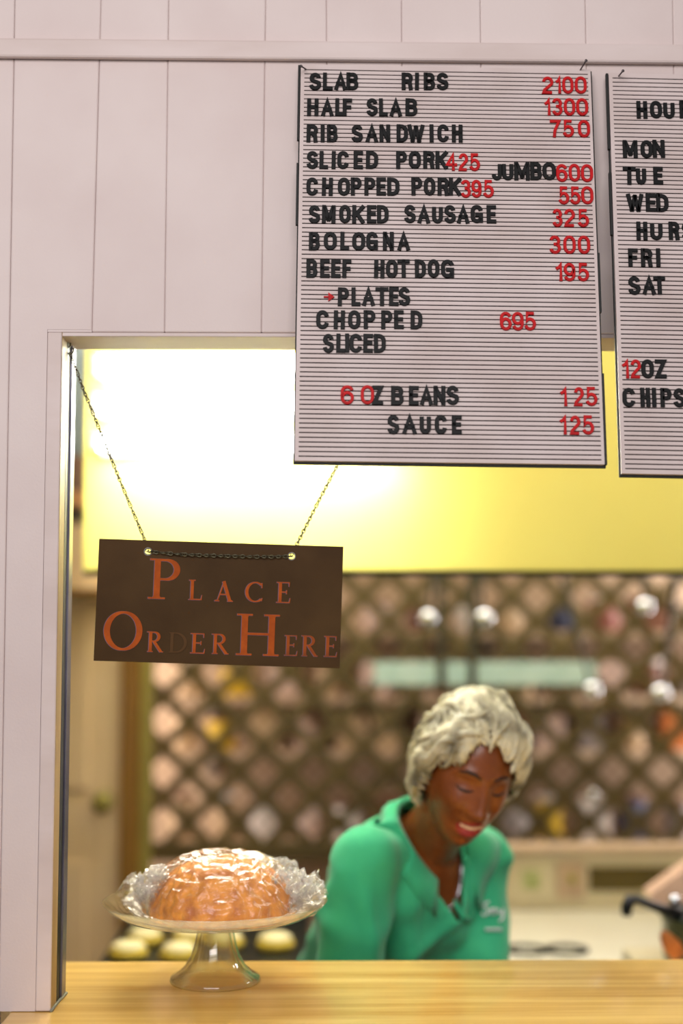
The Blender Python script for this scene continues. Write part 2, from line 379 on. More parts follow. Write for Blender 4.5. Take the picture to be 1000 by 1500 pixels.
# plank beside the opening is stepped round its corner: one L-shaped board
a = gr[2]; xcas = lambda z: P(62, 900, YW).x
zt_ = z_trim0 + .004; g3 = gr[3]
out_ = [(a(Z_C) + .0002, Z_C + .001), (xcas(0), Z_C + .001), (xcas(0), Z_OPEN + .004), (g3(Z_OPEN), Z_OPEN + .004), (g3(zt_) - .0002, zt_), (a(zt_) + .0002, zt_)]
bm = bmesh.new(); lo_ = [bm.verts.new((x, YW, z)) for x, z in out_]; hi_ = [bm.verts.new((x, YW + .02, z)) for x, z in out_]
bm.faces.new(lo_); bm.faces.new(hi_)
for k in range(6): bm.faces.new((lo_[k], lo_[(k + 1) % 6], hi_[(k + 1) % 6], hi_[k]))
bmesh.ops.recalc_face_normals(bm, faces=bm.faces)
es = [e for e in bm.edges if (e.verts[0] in (lo_[0], lo_[5], lo_[3], lo_[4]) and e.verts[1] in (lo_[0], lo_[5], lo_[3], lo_[4]))]
bmesh.ops.bevel(bm, geom=es, offset=.0024, segments=2, affect='EDGES', profile=.5)
obj('plank', bm, M['wall'], wall)
obj('plank', bx(xcas(0) + .0003, g3(Z_OPEN), YW, YW + .02, Z_OPEN, Z_OPEN + .0038, .0004), M['wall'], wall)
# below the counter
obj('apron_panel', bx(gr[2](0.5) + .002, 1.5, YW, YW + .02, 0, Z_C - .042), M['wall'], wall)
# studs/backing
obj('backing', bx(-1.1, x_open - .004, YW + .0205, YW + WT, Z_C + .001, ZT, .001), M['wall'], wall)
obj('backing', bx(x_open - .004, 1.5, YW + .0205, YW + WT, Z_OPEN + .001, ZT, .001), M['wall'], wall)
obj('backing', bx(-1.1, 1.5, YW + .0205, YW + WT, 0, Z_C - .042, .001), M['wall'], wall)
# casing strip beside opening
cas = obj('trim_2', bx(xcas(0) + .0003, x_open, YW - .0012, YW + .02, Z_C + .001, Z_OPEN - .0002, .0018), M['trim'], kind='structure')
# horizontal trim with rounded lower lip
t1 = obj('trim_1', bx(-1.1, 1.3, YW - .012, YW - .001, z_trim0, z_trim1, .0035), M['trim'], kind='structure')
t1.rotation_euler = (0, R_(.12), 0)
# opening reveal: wood jamb, black rubber channel, metal track
win = empty('window_1', Vector((x_open, YW, Z_C)), kind='structure')
obj('jamb', bx(x_open - .0035, x_open + .0005, YW + .0005, YW + .042, Z_C + .001, Z_OPEN, .0008), M['jambwood'], win, label='tan wooden jamb strip')
obj('rubber_channel', bx(x_open - .0035, x_open + .0008, YW + .0425, YW + .068, Z_C + .001, Z_OPEN, .0008), M['black'], win, label='black rubber channel')
obj('metal_track', bx(x_open - .0035, x_open + .004, YW + .0685, YW + WT, Z_C + .001, Z_OPEN, .0012), M['aluminium'], win, label='grey metal sliding track')
obj('caulk_bead', tube(bmesh.new(), [(x_open + .001, YW - .002, Z_C + .002), (x_open + .002, YW + .05, Z_C + .002), (x_open + .005, YW + WT, Z_C + .002)], .0022), M['caulk'], win, smooth=True)
obj('head_lining', bx(x_open, 1.5, YW + .001, YW + WT, Z_OPEN - .006, Z_OPEN - .0001, .001), M['trim'], win)

# ------------------------------------------------------------ counter
cx0 = P(15, 1483, YW).x
ctr = empty('serving_counter', Vector((0.4, 2.13, Z_C - .04)), label='yellow streaked laminate serving counter running across the opening', cat='counter')
obj('worktop', bx(cx0, 1.6, 1.80, 2.415, Z_C - .036, Z_C, .002), M['laminate'], ctr)
obj('edge_strip', bx(cx0 + .002, 1.598, 1.796, 1.7995, Z_C - .036, Z_C - .002, .001), M['lamedge'], ctr)

# ------------------------------------------------------------ letter boards
def board_matrix(tl, tr, bl, br, ytop):
    TL, TR = P(*tl, ytop), P(*tr, ytop)
    lo_, hi_ = 1.85, 2.15
    for _ in range(40):
        yb = (lo_ + hi_) / 2
        w = (P(*br, yb) - P(*bl, yb)).length
        if w > (TR - TL).length: hi_ = yb
        else: lo_ = yb
    BL, BR = P(*bl, yb), P(*br, yb)
    u = ((TR - TL) + (BR - BL)).normalized(); v = ((TL + TR) - (BL + BR)); H = v.length / 2
    v = (v - u * v.dot(u)).normalized(); n = u.cross(v)
    c = (TL + TR + BL + BR) / 4
    W = ((TR - TL).length + (BR - BL).length) / 2
    mt = Matrix((u, v, n)).transposed().to_4x4(); mt.translation = c
    print('board lean', yb, W, H)
    return mt, W, H
def on_board(mt, px, py):
    d = RM @ Vector(((px - 500) / F, -(py - 750) / F, -1)); n = mt.col[2].xyz; t = (mt.translation - CAM).dot(n) / d.dot(n)
    return (mt.inverted() @ (CAM + d * t)).xy
def letterboard(mt, W, H, rows, label):
    root = empty('letter_board', mt, label=label, cat='letter board')
    TH = .008
    # grooved face: profile swept along x
    bm = bmesh.new(); mg = .0055; pitch = .00695; gw = .0016
    prof = [(H / 2, -TH + .001), (H / 2, 0)]; mis = [0]
    y = H / 2 - mg - .003
    segs = []
    x0, x1 = -W / 2, W / 2; xg0, xg1 = x0 + mg, x1 - mg * .8
    ys = []
    while y > -H / 2 + mg: ys.append(y); y -= pitch
    def quad(p, mi=0):
        f = bm.faces.new([bm.verts.new(q) for q in p]); f.material_index = mi
    # margins
    quad([(x0, -H / 2, 0), (xg0, -H / 2, 0), (xg0, H / 2, 0), (x0, H / 2, 0)]); quad([(xg1, -H / 2, 0), (x1, -H / 2, 0), (x1, H / 2, 0), (xg1, H / 2, 0)])
    prev = H / 2
    for yy in ys:
        a0, a1 = yy + gw / 2, yy - gw / 2
        b0 = .0006
        quad([(xg0, prev, 0), (xg1, prev, 0), (xg1, a0 + b0, 0), (xg0, a0 + b0, 0)])
        quad([(xg0, a0 + b0, 0), (xg1, a0 + b0, 0), (xg1, a0, -b0), (xg0, a0, -b0)])
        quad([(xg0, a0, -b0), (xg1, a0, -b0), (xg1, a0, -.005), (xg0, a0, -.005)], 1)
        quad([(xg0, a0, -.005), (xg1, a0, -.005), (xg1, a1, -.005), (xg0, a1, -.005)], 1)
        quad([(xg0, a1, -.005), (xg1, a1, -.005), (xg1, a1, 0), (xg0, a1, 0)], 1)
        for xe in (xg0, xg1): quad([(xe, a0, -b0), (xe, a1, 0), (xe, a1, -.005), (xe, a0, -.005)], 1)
        prev = a1
    quad([(xg0, prev, 0), (xg1, prev, 0), (xg1, -H / 2, 0), (xg0, -H / 2, 0)])
    for p in (((x0, H / 2), (x1, H / 2)), ((x0, -H / 2), (x1, -H / 2)), ((x0, -H / 2), (x0, H / 2)), ((x1, -H / 2), (x1, H / 2))):
        quad([(*p[0], 0), (*p[1], 0), (*p[1], -.006), (*p[0], -.006)])
    bmesh.ops.remove_doubles(bm, verts=bm.verts, dist=1e-6)
    obj('grooved_face', bm, [M['letterface'], M['slot']], root, local=True)
    bk = bmesh.new()
    box(bk, (.0006, -.0012, -.0085), (W + .0052, H + .0048, .0045), bev=.001)
    obj('black_backing', bk, M['backer'], root, local=True, label='black backing showing as a thin rim')
    # loose end strip of the rim, split at the corners
    for sx, a0, a1 in ((-1, .5, .30), (-1, .24, .08), (1, .02, -.13), (1, -.28, -.5)):
        s = bmesh.new(); box(s, (sx * (W / 2 + .0024), (a0 + a1) / 2 * H, -.004), (.0034, abs(a0 - a1) * H, .006), bev=.0006)
        obj('edge_tape', s, M['backer'], root, local=True, label='torn black edge tape')
    for (ytop, ybot, colr, items) in rows:
        m_ = M['lblack'] if colr == 'k' else M['lred']
        for ch, a0, a1 in items:
            # line follows the board's own tilt
            p0 = on_board(mt, a0, ybot); p1 = on_board(mt, a1, ybot); p2 = on_board(mt, a0, ytop)
            w = round((p1.x - p0.x) * 1000) / 1000; h = .0284
            t = .0059 if colr == 'k' else .0044
            if ch == 'I': w = .0056
            if ch == '>':
                bmm = bmesh.new(); w = .016; hh = .0135
                ribbon(bmm, [(0, hh / 2), (.008, hh / 2)], [.002, .002], 0, .0028)
                vs = [(.0065, hh, 0), (.0155, hh / 2, 0), (.0065, 0, 0)]
                lo_ = [bmm.verts.new(v) for v in vs]; up_ = [bmm.verts.new((v[0], v[1], .0028)) for v in vs]
                bmm.faces.new(lo_); bmm.faces.new(up_)
                for k in range(3): bmm.faces.new((lo_[k], lo_[(k + 1) % 3], up_[(k + 1) % 3], up_[k]))
                o = obj('arrow', bmm, M['lred'], root, local=True, label='small red plastic arrow pointing right')
                o.matrix_basis = Matrix.Translation((p0.x, p0.y, .0002)); continue
            me = glyph_mesh(ch, w, h, t, m_)
            o = bpy.data.objects.new('numeral' if (ch.isdigit() and colr == 'r') else 'letter', me); COL.objects.link(o); o.parent = root
            jit = random.uniform(-.5, .5)
            o.matrix_basis = Matrix.Translation((p0.x, p0.y + jit * .0006, .0002)) @ Matrix.Rotation(R_(random.uniform(-.8, .8)), 4, 'Z')
            o['label'] = ('black' if colr == 'k' else 'red') + ' plastic ' + ('numeral ' if ch.isdigit() and colr == 'r' else 'letter ') + ch
    return root
def Z1(y0, y1, s, c='k', o=(420, 70), k=300 / 900 * 1.0):
    """row from a 3.333x enlargement whose corner is o; s = list of (char, x0, x1)"""
    f = .3
    return (o[1] + y0 * f, o[1] + y1 * f, c, [(ch, o[0] + a * f, o[0] + b_ * f) for ch, a, b_ in s])
def Z2(y0, y1, s, c='k'):
    f = .32
    return (70 + y0 * f, 70 + y1 * f, c, [(ch, 680 + a * f, 680 + b_ * f) for ch, a, b_ in s])
O3 = (420, 370); O4 = (700, 380)
rows1 = [
 Z1(122, 208, [('S', 108, 165), ('L', 175, 225), ('A', 232, 290), ('B', 290, 348), ('R', 560, 615), ('I', 625, 640), ('B', 668, 722), ('S', 730, 788)]),
 Z1(247, 335, [('H', 98, 152), ('A', 168, 227), ('L', 235, 277), ('F', 272, 318), ('S', 388, 443), ('L', 450, 492), ('A', 502, 560), ('B', 578, 635)]),
 Z1(373, 463, [('R', 95, 150), ('I', 165, 180), ('B', 195, 248), ('S', 315, 370), ('A', 385, 445), ('N', 452, 505), ('D', 535, 590), ('W', 588, 670), ('I', 697, 712), ('C', 735, 790), ('H', 805, 857)]),
 Z1(500, 593, [('S', 95, 150), ('L', 158, 200), ('I', 218, 234), ('C', 245, 300), ('E', 325, 370), ('D', 385, 443), ('P', 533, 585), ('O', 595, 655), ('R', 665, 720), ('K', 725, 785)]),
 Z1(510, 603, [('4', 775, 830), ('2', 838, 885), ('5', 890, 942)], 'r'),
 Z1(630, 723, [('C', 95, 152), ('H', 170, 222), ('O', 248, 308), ('P', 312, 364), ('P', 378, 430), ('E', 437, 482), ('D', 490, 548), ('P', 608, 660), ('O', 668, 725), ('R', 735, 790), ('K', 790, 850)]),
 Z1(640, 733, [('3', 848, 898), ('9', 900, 950), ('5', 957, 1010)], 'r'),
 Z1(765, 858, [('S', 105, 160), ('M', 170, 237), ('O', 255, 312), ('K', 318, 378), ('E', 390, 435), ('D', 440, 498), ('S', 572, 628), ('A', 638, 698), ('U', 708, 762), ('S', 768, 825), ('A', 830, 890), ('G', 897, 955), ('E', 975, 1022)]),
 Z1(897, 990, [('B', 107, 162), ('O', 180, 242), ('L', 260, 305), ('O', 318, 380), ('G', 387, 445), ('N', 468, 520), ('A', 540, 600)]),
 Z1(32, 125, [('B', 95, 148), ('E', 162, 208), ('E', 215, 262), ('F', 270, 315), ('H', 425, 475), ('O', 483, 540), ('T', 540, 600), ('D', 625, 680), ('O', 688, 745), ('G', 752, 815)], o=O3),
 Z1(180, 240, [('>', 180, 242)], 'r', o=O3),
 Z1(168, 262, [('P', 248, 302), ('L', 315, 360), ('A', 368, 430), ('T', 432, 495), ('E', 498, 545), ('S', 545, 603)], o=O3),
 Z1(282, 375, [('C', 143, 205), ('H', 228, 283), ('O', 298, 360), ('P', 375, 432), ('P', 460, 515), ('E', 523, 572), ('D', 603, 662)], o=O3),
 Z1(398, 490, [('S', 175, 230), ('L', 240, 285), ('I', 285, 300), ('C', 305, 365), ('E', 372, 420), ('D', 425, 483)], o=O3),
 Z1(650, 743, [('6', 262, 328), ('0', 360, 425)], 'r', o=O3),
 Z1(650, 745, [('Z', 418, 470), ('B', 508, 568), ('E', 595, 642), ('A', 650, 710), ('N', 715, 772), ('S', 778, 838)], o=O3),
 Z1(793, 888, [('S', 490, 550), ('A', 564, 632), ('U', 648, 702), ('C', 722, 782), ('E', 805, 852)], o=O3),
 Z2(130, 212, [('2', 355, 405), ('1', 418, 445), ('0', 448, 500), ('0', 505, 560)], 'r'),
 Z2(228, 312, [('1', 368, 398), ('3', 400, 448), ('0', 455, 508), ('0', 512, 567)], 'r'),
 Z2(328, 412, [('7', 392, 440), ('5', 450, 502), ('0', 520, 575)], 'r'),
 Z2(523, 608, [('J', 125, 170), ('U', 172, 224), ('M', 228, 298), ('B', 302, 355), ('O', 358, 418)]),
 Z2(530, 615, [('6', 420, 472), ('0', 478, 530), ('0', 533, 587)], 'r'),
 Z2(632, 718, [('5', 430, 478), ('5', 482, 530), ('0', 535, 590)], 'r'),
 Z2(735, 822, [('3', 402, 450), ('2', 457, 508), ('5', 518, 570)], 'r'),
 Z2(858, 945, [('3', 388, 440), ('0', 453, 508), ('0', 520, 577)], 'r'),
 Z1(15, 108, [('1', 380, 418), ('9', 418, 475), ('5', 485, 542)], 'r', o=O4),
 Z1(255, 348, [('6', 107, 165), ('9', 165, 222), ('5', 225, 283)], 'r', o=O4),
 Z1(625, 718, [('1', 403, 440), ('2', 468, 517), ('5', 525, 582)], 'r', o=O4),
 Z1(763, 857, [('1', 400, 438), ('2', 448, 500), ('5', 508, 567)], 'r', o=O4),
]
mt1, W1, H1 = board_matrix((438, 95), (862, 101), (434, 674), (888, 681), YW - .018)
letterboard(mt1, W1, H1, rows1, 'large white grooved menu board with black food names and red prices, hung above the opening')
rows2 = [
 Z2(242, 325, [('H', 788, 838), ('O', 850, 904), ('U', 910, 962), ('R', 985, 1040), ('S', 1050, 1105)]),
 Z2(423, 505, [('M', 725, 792), ('O', 806, 860), ('N', 862, 917)]),
 Z2(543, 628, [('T', 725, 782), ('U', 785, 832), ('E', 865, 908)]),
 Z2(667, 752, [('W', 742, 820), ('E', 830, 876), ('D', 878, 934)]),
 Z2(795, 880, [('H', 787, 837), ('U', 850, 905), ('R', 935, 985), ('S', 995, 1050)]),
 Z2(920, 1003, [('F', 750, 795), ('R', 808, 862), ('I', 878, 893)]),
 Z1(80, 173, [('S', 733, 792), ('A', 803, 867), ('T', 858, 915)], o=O4),
 Z1(490, 582, [('1', 705, 742), ('2', 745, 797)], 'r', o=O4),
 Z1(490, 582, [('O', 797, 858), ('Z', 865, 918)], o=O4),
 Z1(627, 722, [('C', 705, 767), ('H', 793, 842), ('I', 850, 868), ('P', 890, 945), ('S', 953, 1010)], o=O4),
]
mt2, W2, H2 = board_matrix((894, 107), (1318, 116), (907, 693), (1361, 702), YW - .018)
letterboard(mt2, W2, H2, rows2, 'white grooved hours board with weekday abbreviations, cut off by the right edge')
# nails
for (a0, b0, lab) in (((845, 110), (858, 89), 'bent steel nail holding the top right corner of the menu board'), ((902, 116), (912, 104), 'bent steel nail at the top left corner of the hours board'),
                      ((452, 104), (441, 97), 'steel nail at the top left corner of the menu board')):
    A = P(*a0, YW - .006); B = P(*b0, YW - .04)
    bm = bmesh.new(); tube(bm, [A + Vector((0, .008, 0)), A, A.lerp(B, .5), B], [.0011] * 4, 8); tube(bm, [B, B + (B - A).normalized() * .001], .0022, 10)
    o = empty('nail', A, label=lab, cat='nail'); obj('shank', bm, M['nail'], o, smooth=True)

# ------------------------------------------------------------ hanging sign
YS = 2.15
tl, tr, bl, br = P(145, 789, YS), P(502, 801, YS), P(138, 968, YS), P(498, 979, YS)
u = ((tr - tl) + (br - bl)).normalized(); v = ((tl - bl) + (tr - br)); SH = v.length / 2; v = (v - u * v.dot(u)).normalized(); n = u.cross(v)
SW = ((tr - tl).length + (br - bl).length) / 2
ms = Matrix((u, v, n)).transposed().to_4x4(); ms.translation = (tl + tr + bl + br) / 4
sign = empty('hanging_sign', ms, label='dark brown rectangular sign with orange serif lettering, hung on a chain in the opening', cat='sign')
ST = .005
holes = [on_board(ms, 217, 808), on_board(ms, 427, 815)]
bm = bmesh.new()
# plate with two diamond-shaped holes: grid of cells with the holes cut out
xs = [-SW / 2]; 
for h in holes: xs += [h.x - .0068, h.x + .0068]
xs.append(SW / 2)
hy = (holes[0].y + holes[1].y) / 2; ys = [-SH / 2, hy - .006, hy + .006, SH / 2]
ed = []
for side, zz in ((1, ST / 2), (-1, -ST / 2)):
    grid = {(i, j): bm.verts.new((xs[i], ys[j], zz)) for i in range(6) for j in range(4)}
    for i in range(5):
        for j in range(3):
            if j == 1 and i in (1, 3):
                cxh = (xs[i] + xs[i + 1]) / 2
                ring = [bm.verts.new((cxh + .0052 * math.cos(R_(45 * k - 135)) * (1.0 if k % 2 else .9), hy + .0044 * math.sin(R_(45 * k - 135)), zz)) for k in range(8)]
                cor = [grid[(i, j)], grid[(i + 1, j)], grid[(i + 1, j + 1)], grid[(i, j + 1)]]
                for k in range(4):
                    bm.faces.new((cor[k], cor[(k + 1) % 4], ring[(2 * k + 2) % 8], ring[2 * k + 1], ring[2 * k]))
                ed.append(ring)
            else: bm.faces.new((grid[(i, j)], grid[(i + 1, j)], grid[(i + 1, j + 1)], grid[(i, j + 1)]))
    ed.append([grid[(i, 0)] for i in range(6)] + [grid[(5, j)] for j in range(1, 4)] + [grid[(i, 3)] for i in range(4, -1, -1)] + [grid[(0, j)] for j in (2, 1)])
for k in range(3):
    A, B = ed[k], ed[k + 3]
    for i in range(len(A)): bm.faces.new((A[i], A[(i + 1) % len(A)], B[(i + 1) % len(B)], B[i]))
obj('sign_plate', bm, M['signbrown'], sign, local=True)
for h in holes:
    obj('eyelet', lathe(bmesh.new(), [(.0046, ST / 2), (.0062, ST / 2), (.0062, ST / 2 + .0006), (.0050, ST / 2 + .0006)], (h.x, hy, 0), n=16, closed=True), M['bracket'], sign, local=True)
# serif glyphs: list of (points, widths) in a unit cap-height box, x scaled by width
def sw(n, a, b_): return [a, b_]
TK, TN = .150, .055
def serif_strokes(ch):
    S = []
    def line(x0, y0, x1, y1, w, w2=None): S.append(([(x0, y0), (x1, y1)], [w, w2 or w]))
    def foot(x, y, half=.14):
        S.append(([(x - half, y), (x + half, y)], [.04, .04]))
        S.append(([(x - .085, y + (.03 if y < .5 else -.03)), (x + .085, y + (.03 if y < .5 else -.03))], [.04, .04]))
    def bowl(cx, cy, rx, ry, a0, a1, n=18):
        p = arc(cx, cy, rx, ry, a0, a1, n); w = [TN + (TK - TN) * abs(math.cos(R_(a0 + (a1 - a0) * i / n))) ** 1.3 for i in range(n + 1)]
        S.append((p, w))
    if ch == 'P': line(.2, .02, .2, .98, TK); foot(.2, .02, .2); line(.02, .98, .3, .98, .04); line(.2, .97, .4, .97, TN); bowl(.4, .73, .26, .24, 90, -90); line(.4, .49, .2, .49, TN); W_ = .74
    elif ch == 'L': line(.2, .02, .2, .98, TK); foot(.2, .98); foot(.2, .02); line(.2, .03, .58, .03, TN); line(.60, .0, .64, .26, .05, .02); W_ = .66
    elif ch == 'A': line(.45, .98, .14, .02, TN); line(.42, .98, .74, .02, TK); foot(.12, .02, .12); foot(.76, .02, .14); line(.24, .34, .62, .34, TN); W_ = .9
    elif ch == 'C': bowl(.46, .5, .38, .46, 48, 312, 26); line(.74, .95, .74, .70, .03, .05); line(.74, .06, .76, .22, .02, .04); W_ = .84
    elif ch == 'E': line(.2, .02, .2, .98, TK); line(.04, .98, .6, .98, .045); line(.04, .02, .62, .02, .045); line(.2, .52, .48, .52, TN); line(.6, 1.0, .6, .78, .05, .02); line(.62, 0, .66, .24, .05, .02); line(.49, .62, .49, .42, .035); W_ = .68
    elif ch == 'O': bowl(.5, .5, .40, .46, 0, 360, 40); W_ = 1.0
    elif ch == 'R': line(.2, .02, .2, .98, TK); foot(.2, .02); line(.02, .98, .3, .98, .04); line(.2, .97, .38, .97, TN); bowl(.38, .75, .24, .22, 90, -90); line(.38, .53, .2, .53, TN); line(.38, .52, .74, .02, TK * .9); line(.66, .02, .86, .02, .04); W_ = .84
    elif ch == 'D': line(.2, .02, .2, .98, TK); foot(.2, .02); foot(.2, .98); line(.2, .97, .36, .97, TN); bowl(.36, .5, .46, .47, 90, -90, 24); line(.36, .03, .2, .03, TN); W_ = .88
    elif ch == 'H': line(.2, .02, .2, .98, TK); line(.86, .02, .86, .98, TK); foot(.2, .02, .19); foot(.2, .98, .19); foot(.86, .02, .19); foot(.86, .98, .19); line(.2, .52, .86, .52, TN); W_ = 1.06
    return S, W_
zs = lambda x, y: (100 + x * .42, 760 + y * .4203)
signtext = [('P', 278, 388, 138, 278, 0), ('L', 415, 468, 212, 282, 0), ('A', 510, 575, 215, 287, 0), ('C', 615, 682, 218, 290, 0), ('E', 722, 775, 220, 292, 0),
            ('O', 118, 260, 318, 458, 0), ('R', 272, 330, 392, 463, 0), ('D', 345, 412, 395, 466, 1), ('E', 422, 478, 398, 468, 0), ('R', 497, 558, 400, 470, 0), ('H', 583, 735, 330, 474, 0),
            ('E', 750, 800, 405, 476, 2), ('R', 810, 868, 406, 478, 2), ('E', 888, 938, 408, 480, 2)]
M['signdim'] = mat('worn_orange_paint', (160, 80, 34), .7, spec=.1, c2=(132, 68, 36), scale=50)
for ch, xa, xb, ya, yb_, st in signtext:
    p0 = on_board(ms, *zs(xa, yb_)); p1 = on_board(ms, *zs(xb, yb_)); p2 = on_board(ms, *zs(xa, ya))
    w = p1.x - p0.x; h = p2.y - p0.y; S, W_ = serif_strokes(ch); bm = bmesh.new(); z0 = ST / 2
    k = 0
    for pts, wd in S:
        pp = [(x / W_ * w, y * h) for x, y in pts]; k += .00002
        ribbon(bm, pp, [q * h * 1.02 for q in wd], z0, z0 + .0007 + k)
        ribbon(bm, [(x - .0006, y - .0002) for x, y in pp], [q * h * 1.02 + .0007 for q in wd], z0, z0 + .00025 + k, mi=1)
    o = obj('sign_letter', bm, [[M['signorange'], M['signfaded'], M['signdim']][st], M['signviolet'] if st != 1 else M['signbrown']], sign, local=True, label=('orange', 'almost worn away brown', 'worn dull orange')[st] + ' serif letter ' + ch)
    o.matrix_basis = Matrix.Translation((p0.x, p0.y, 0))

# chain of twisted links
bm = bmesh.new()
LR, WR, LP = .0030, .00075, .0112
def loop(c, axis):
    pts = []
    for i in range(14):
        a = 2 * math.pi * i / 14; q = (math.cos(a) * LR * .82, math.sin(a) * LR * 1.25)
        pts.append(Vector((q[0], 0, q[1] + c)) if axis == 0 else Vector((0, q[0], q[1] + c)))
    tube(bm, pts, WR, 6, closed=True)
loop(-LP / 2 + .0022, 0); loop(LP / 2 - .0022, 1)
tube(bm, [(0, 0, -.0022), (.0003, 0, 0), (0, 0, .0022)], WR * 1.2, 6)
bmesh.ops.recalc_face_normals(bm, faces=bm.faces)
link_me = bpy.data.meshes.new('link'); bm.to_mesh(link_me); bm.free(); link_me.materials.append(M['chain']); link_me.polygons.foreach_set('use_smooth', [True] * len(link_me.polygons))
chain = empty('sign_chain', P(105, 500, YS), label='thin tarnished link chain holding up the brown sign', cat='chain')
chi = rootm(chain).inverted()
def run(path, sag=0):
    path = [Vector(p) for p in path]; L = [0]
    for a_, b_ in zip(path, path[1:]): L.append(L[-1] + (b_ - a_).length)
    nn = max(1, round(L[-1] / (LP * .96))); 
    for i in range(nn):
        s = (i + .5) / nn * L[-1]
        for k in range(len(path) - 1):
            if L[k + 1] >= s: break
        f = (s - L[k]) / (L[k + 1] - L[k]); p = path[k].lerp(path[k + 1], f); d = (path[k + 1] - path[k]).normalized()
        o = bpy.data.objects.new('link', link_me); COL.objects.link(o); o.parent = chain
        q = d.to_track_quat('Z', 'Y').to_matrix().to_4x4()
        o.matrix_basis = chi @ Matrix.Translation(p) @ q @ Matrix.Rotation(R_(random.uniform(20, 70) + 45 * (i % 2)), 4, 'Z')
yb2 = YS + .0065; yf = YS - .0065
H0 = ms @ Vector((holes[0].x, hy, 0)); H1_ = ms @ Vector((holes[1].x, hy, 0))
hookL = P(103, 518, YS); hookR = P(583, 512, YS)
run([hookL, P(122, 570, YS), P(150, 640, YS), P(176, 705, YS + .002), P(210, 786, yb2), H0 + Vector((0, .004, .002))])
run([hookR, P(495, 680, YS), P(466, 735, YS + .002), P(436, 795, yb2), H1_ + Vector((0, .004, .002))])
fr = []
for i in range(9):
    f = i / 8; p = H0.lerp(H1_, f); p.y = yf + (.003 if i in (0, 8) else 0); p.z -= .0035 * math.sin(math.pi * f) + (.0005 * math.sin(9 * f)); fr.append(p)
run(fr)
for c_, lab in ((hookL, 'left'), (hookR, 'right')):
    bm = bmesh.new(); pts = [Vector((c_.x, YS, Z_OPEN - .007))] + [Vector((c_.x + .005 * math.sin(a), YS, c_.z + .005 - .005 * math.cos(a) * 1.0)) for a in [R_(q) for q in range(-200 + 360, -20, -20)]]
    pts = [Vector((c_.x, YS, Z_OPEN - .001)), Vector((c_.x, YS, c_.z + .012))] + [Vector((c_.x + .005 * math.cos(R_(q)), YS, c_.z + .005 + .006 * math.sin(R_(q)))) for q in range(110, 400, 24)]
    tube(bm, pts, .0012, 7)
    ho = empty('ceiling_hook', Vector((c_.x, YS, Z_OPEN)), label='small metal hook under the opening head at the ' + lab + ' end of the sign chain', cat='hook')
    obj('hook_wire', bm, M['chain'], ho, smooth=True)

# ------------------------------------------------------------ cake stand + cake
SC = Vector((P(315, 1437, 2.275).x, 2.275, Z_C))
st = empty('cake_stand', SC, label='clear glass footed cake stand on the yellow counter', cat='cake stand')
ZR = .124
foot = [(.0005, .084), (.021, .080), (.024, .070), (.028, .050), (.035, .032), (.045, .018), (.058, .009), (.066, .0015), (.0695, .0006), (.0708, .003), (.069, .0085), (.058, .0145), (.047, .025), (.038, .041), (.0325, .058), (.0285, .078), (.0275, .092), (.0005, .092)]
bm = lathe(bmesh.new(), [(r, z) for r, z in foot], SC, n=96)
obj('pedestal', bm, M['footglass'], st, smooth=True, label='flared clear glass foot')
dish = [(.0005, .0925), (.028, .0925), (.060, .0940), (.110, .0965), (.145, .103), (.165, .114), (.1745, .1235), (.1755, .1255), (.1738, .1262), (.1715, .1250), (.161, .1165), (.141, .1075), (.108, .1015), (.060, .099), (.0005, .0985)]
def scal(v, a):
    return v
obj('plate', lathe(bmesh.new(), dish, SC, n=128), M['dishglass'], st, smooth=True, label='shallow clear glass dish')
# cake: dome with rough torn crust, slight hollow in the middle
CC = SC + Vector((.012, -.004, .1015))
def cake_r(th):  # profile angle 0 (rim) .. 90 (top)
    return .115 * math.cos(th) ** .8, .090 * math.sin(th) ** 1.05
bm = bmesh.new(); n1, n2 = 96, 40; rings = []
for j in range(n2):
    th = R_(90) * j / n2; r, z = cake_r(th); ring = []
    for i in range(n1):
        a = 2 * math.pi * i / n1
        d = 1 + .05 * noise.noise(Vector((math.cos(a) * 2.2, math.sin(a) * 2.2, z * 20))) + .018 * noise.noise(Vector((math.cos(a) * r * 160, math.sin(a) * r * 160, z * 160)))
        zz = z * (1 + .06 * noise.noise(Vector((math.cos(a) * r * 22, math.sin(a) * r * 22, 3))))
        ring.append(bm.verts.new(CC + Vector((r * d * math.cos(a), r * d * math.sin(a) * .96, zz))))
    rings.append(ring)
for A, B in zip(rings, rings[1:]):
    for i in range(n1): bm.faces.new((A[i], A[(i + 1) % n1], B[(i + 1) % n1], B[i]))
bm.faces.new(rings[0]); bm.faces.new(rings[-1])
ck = obj('cake', bm, M['cake'], smooth=True); tag(ck, 'golden orange domed cake under cling film on the glass stand', 'cake')
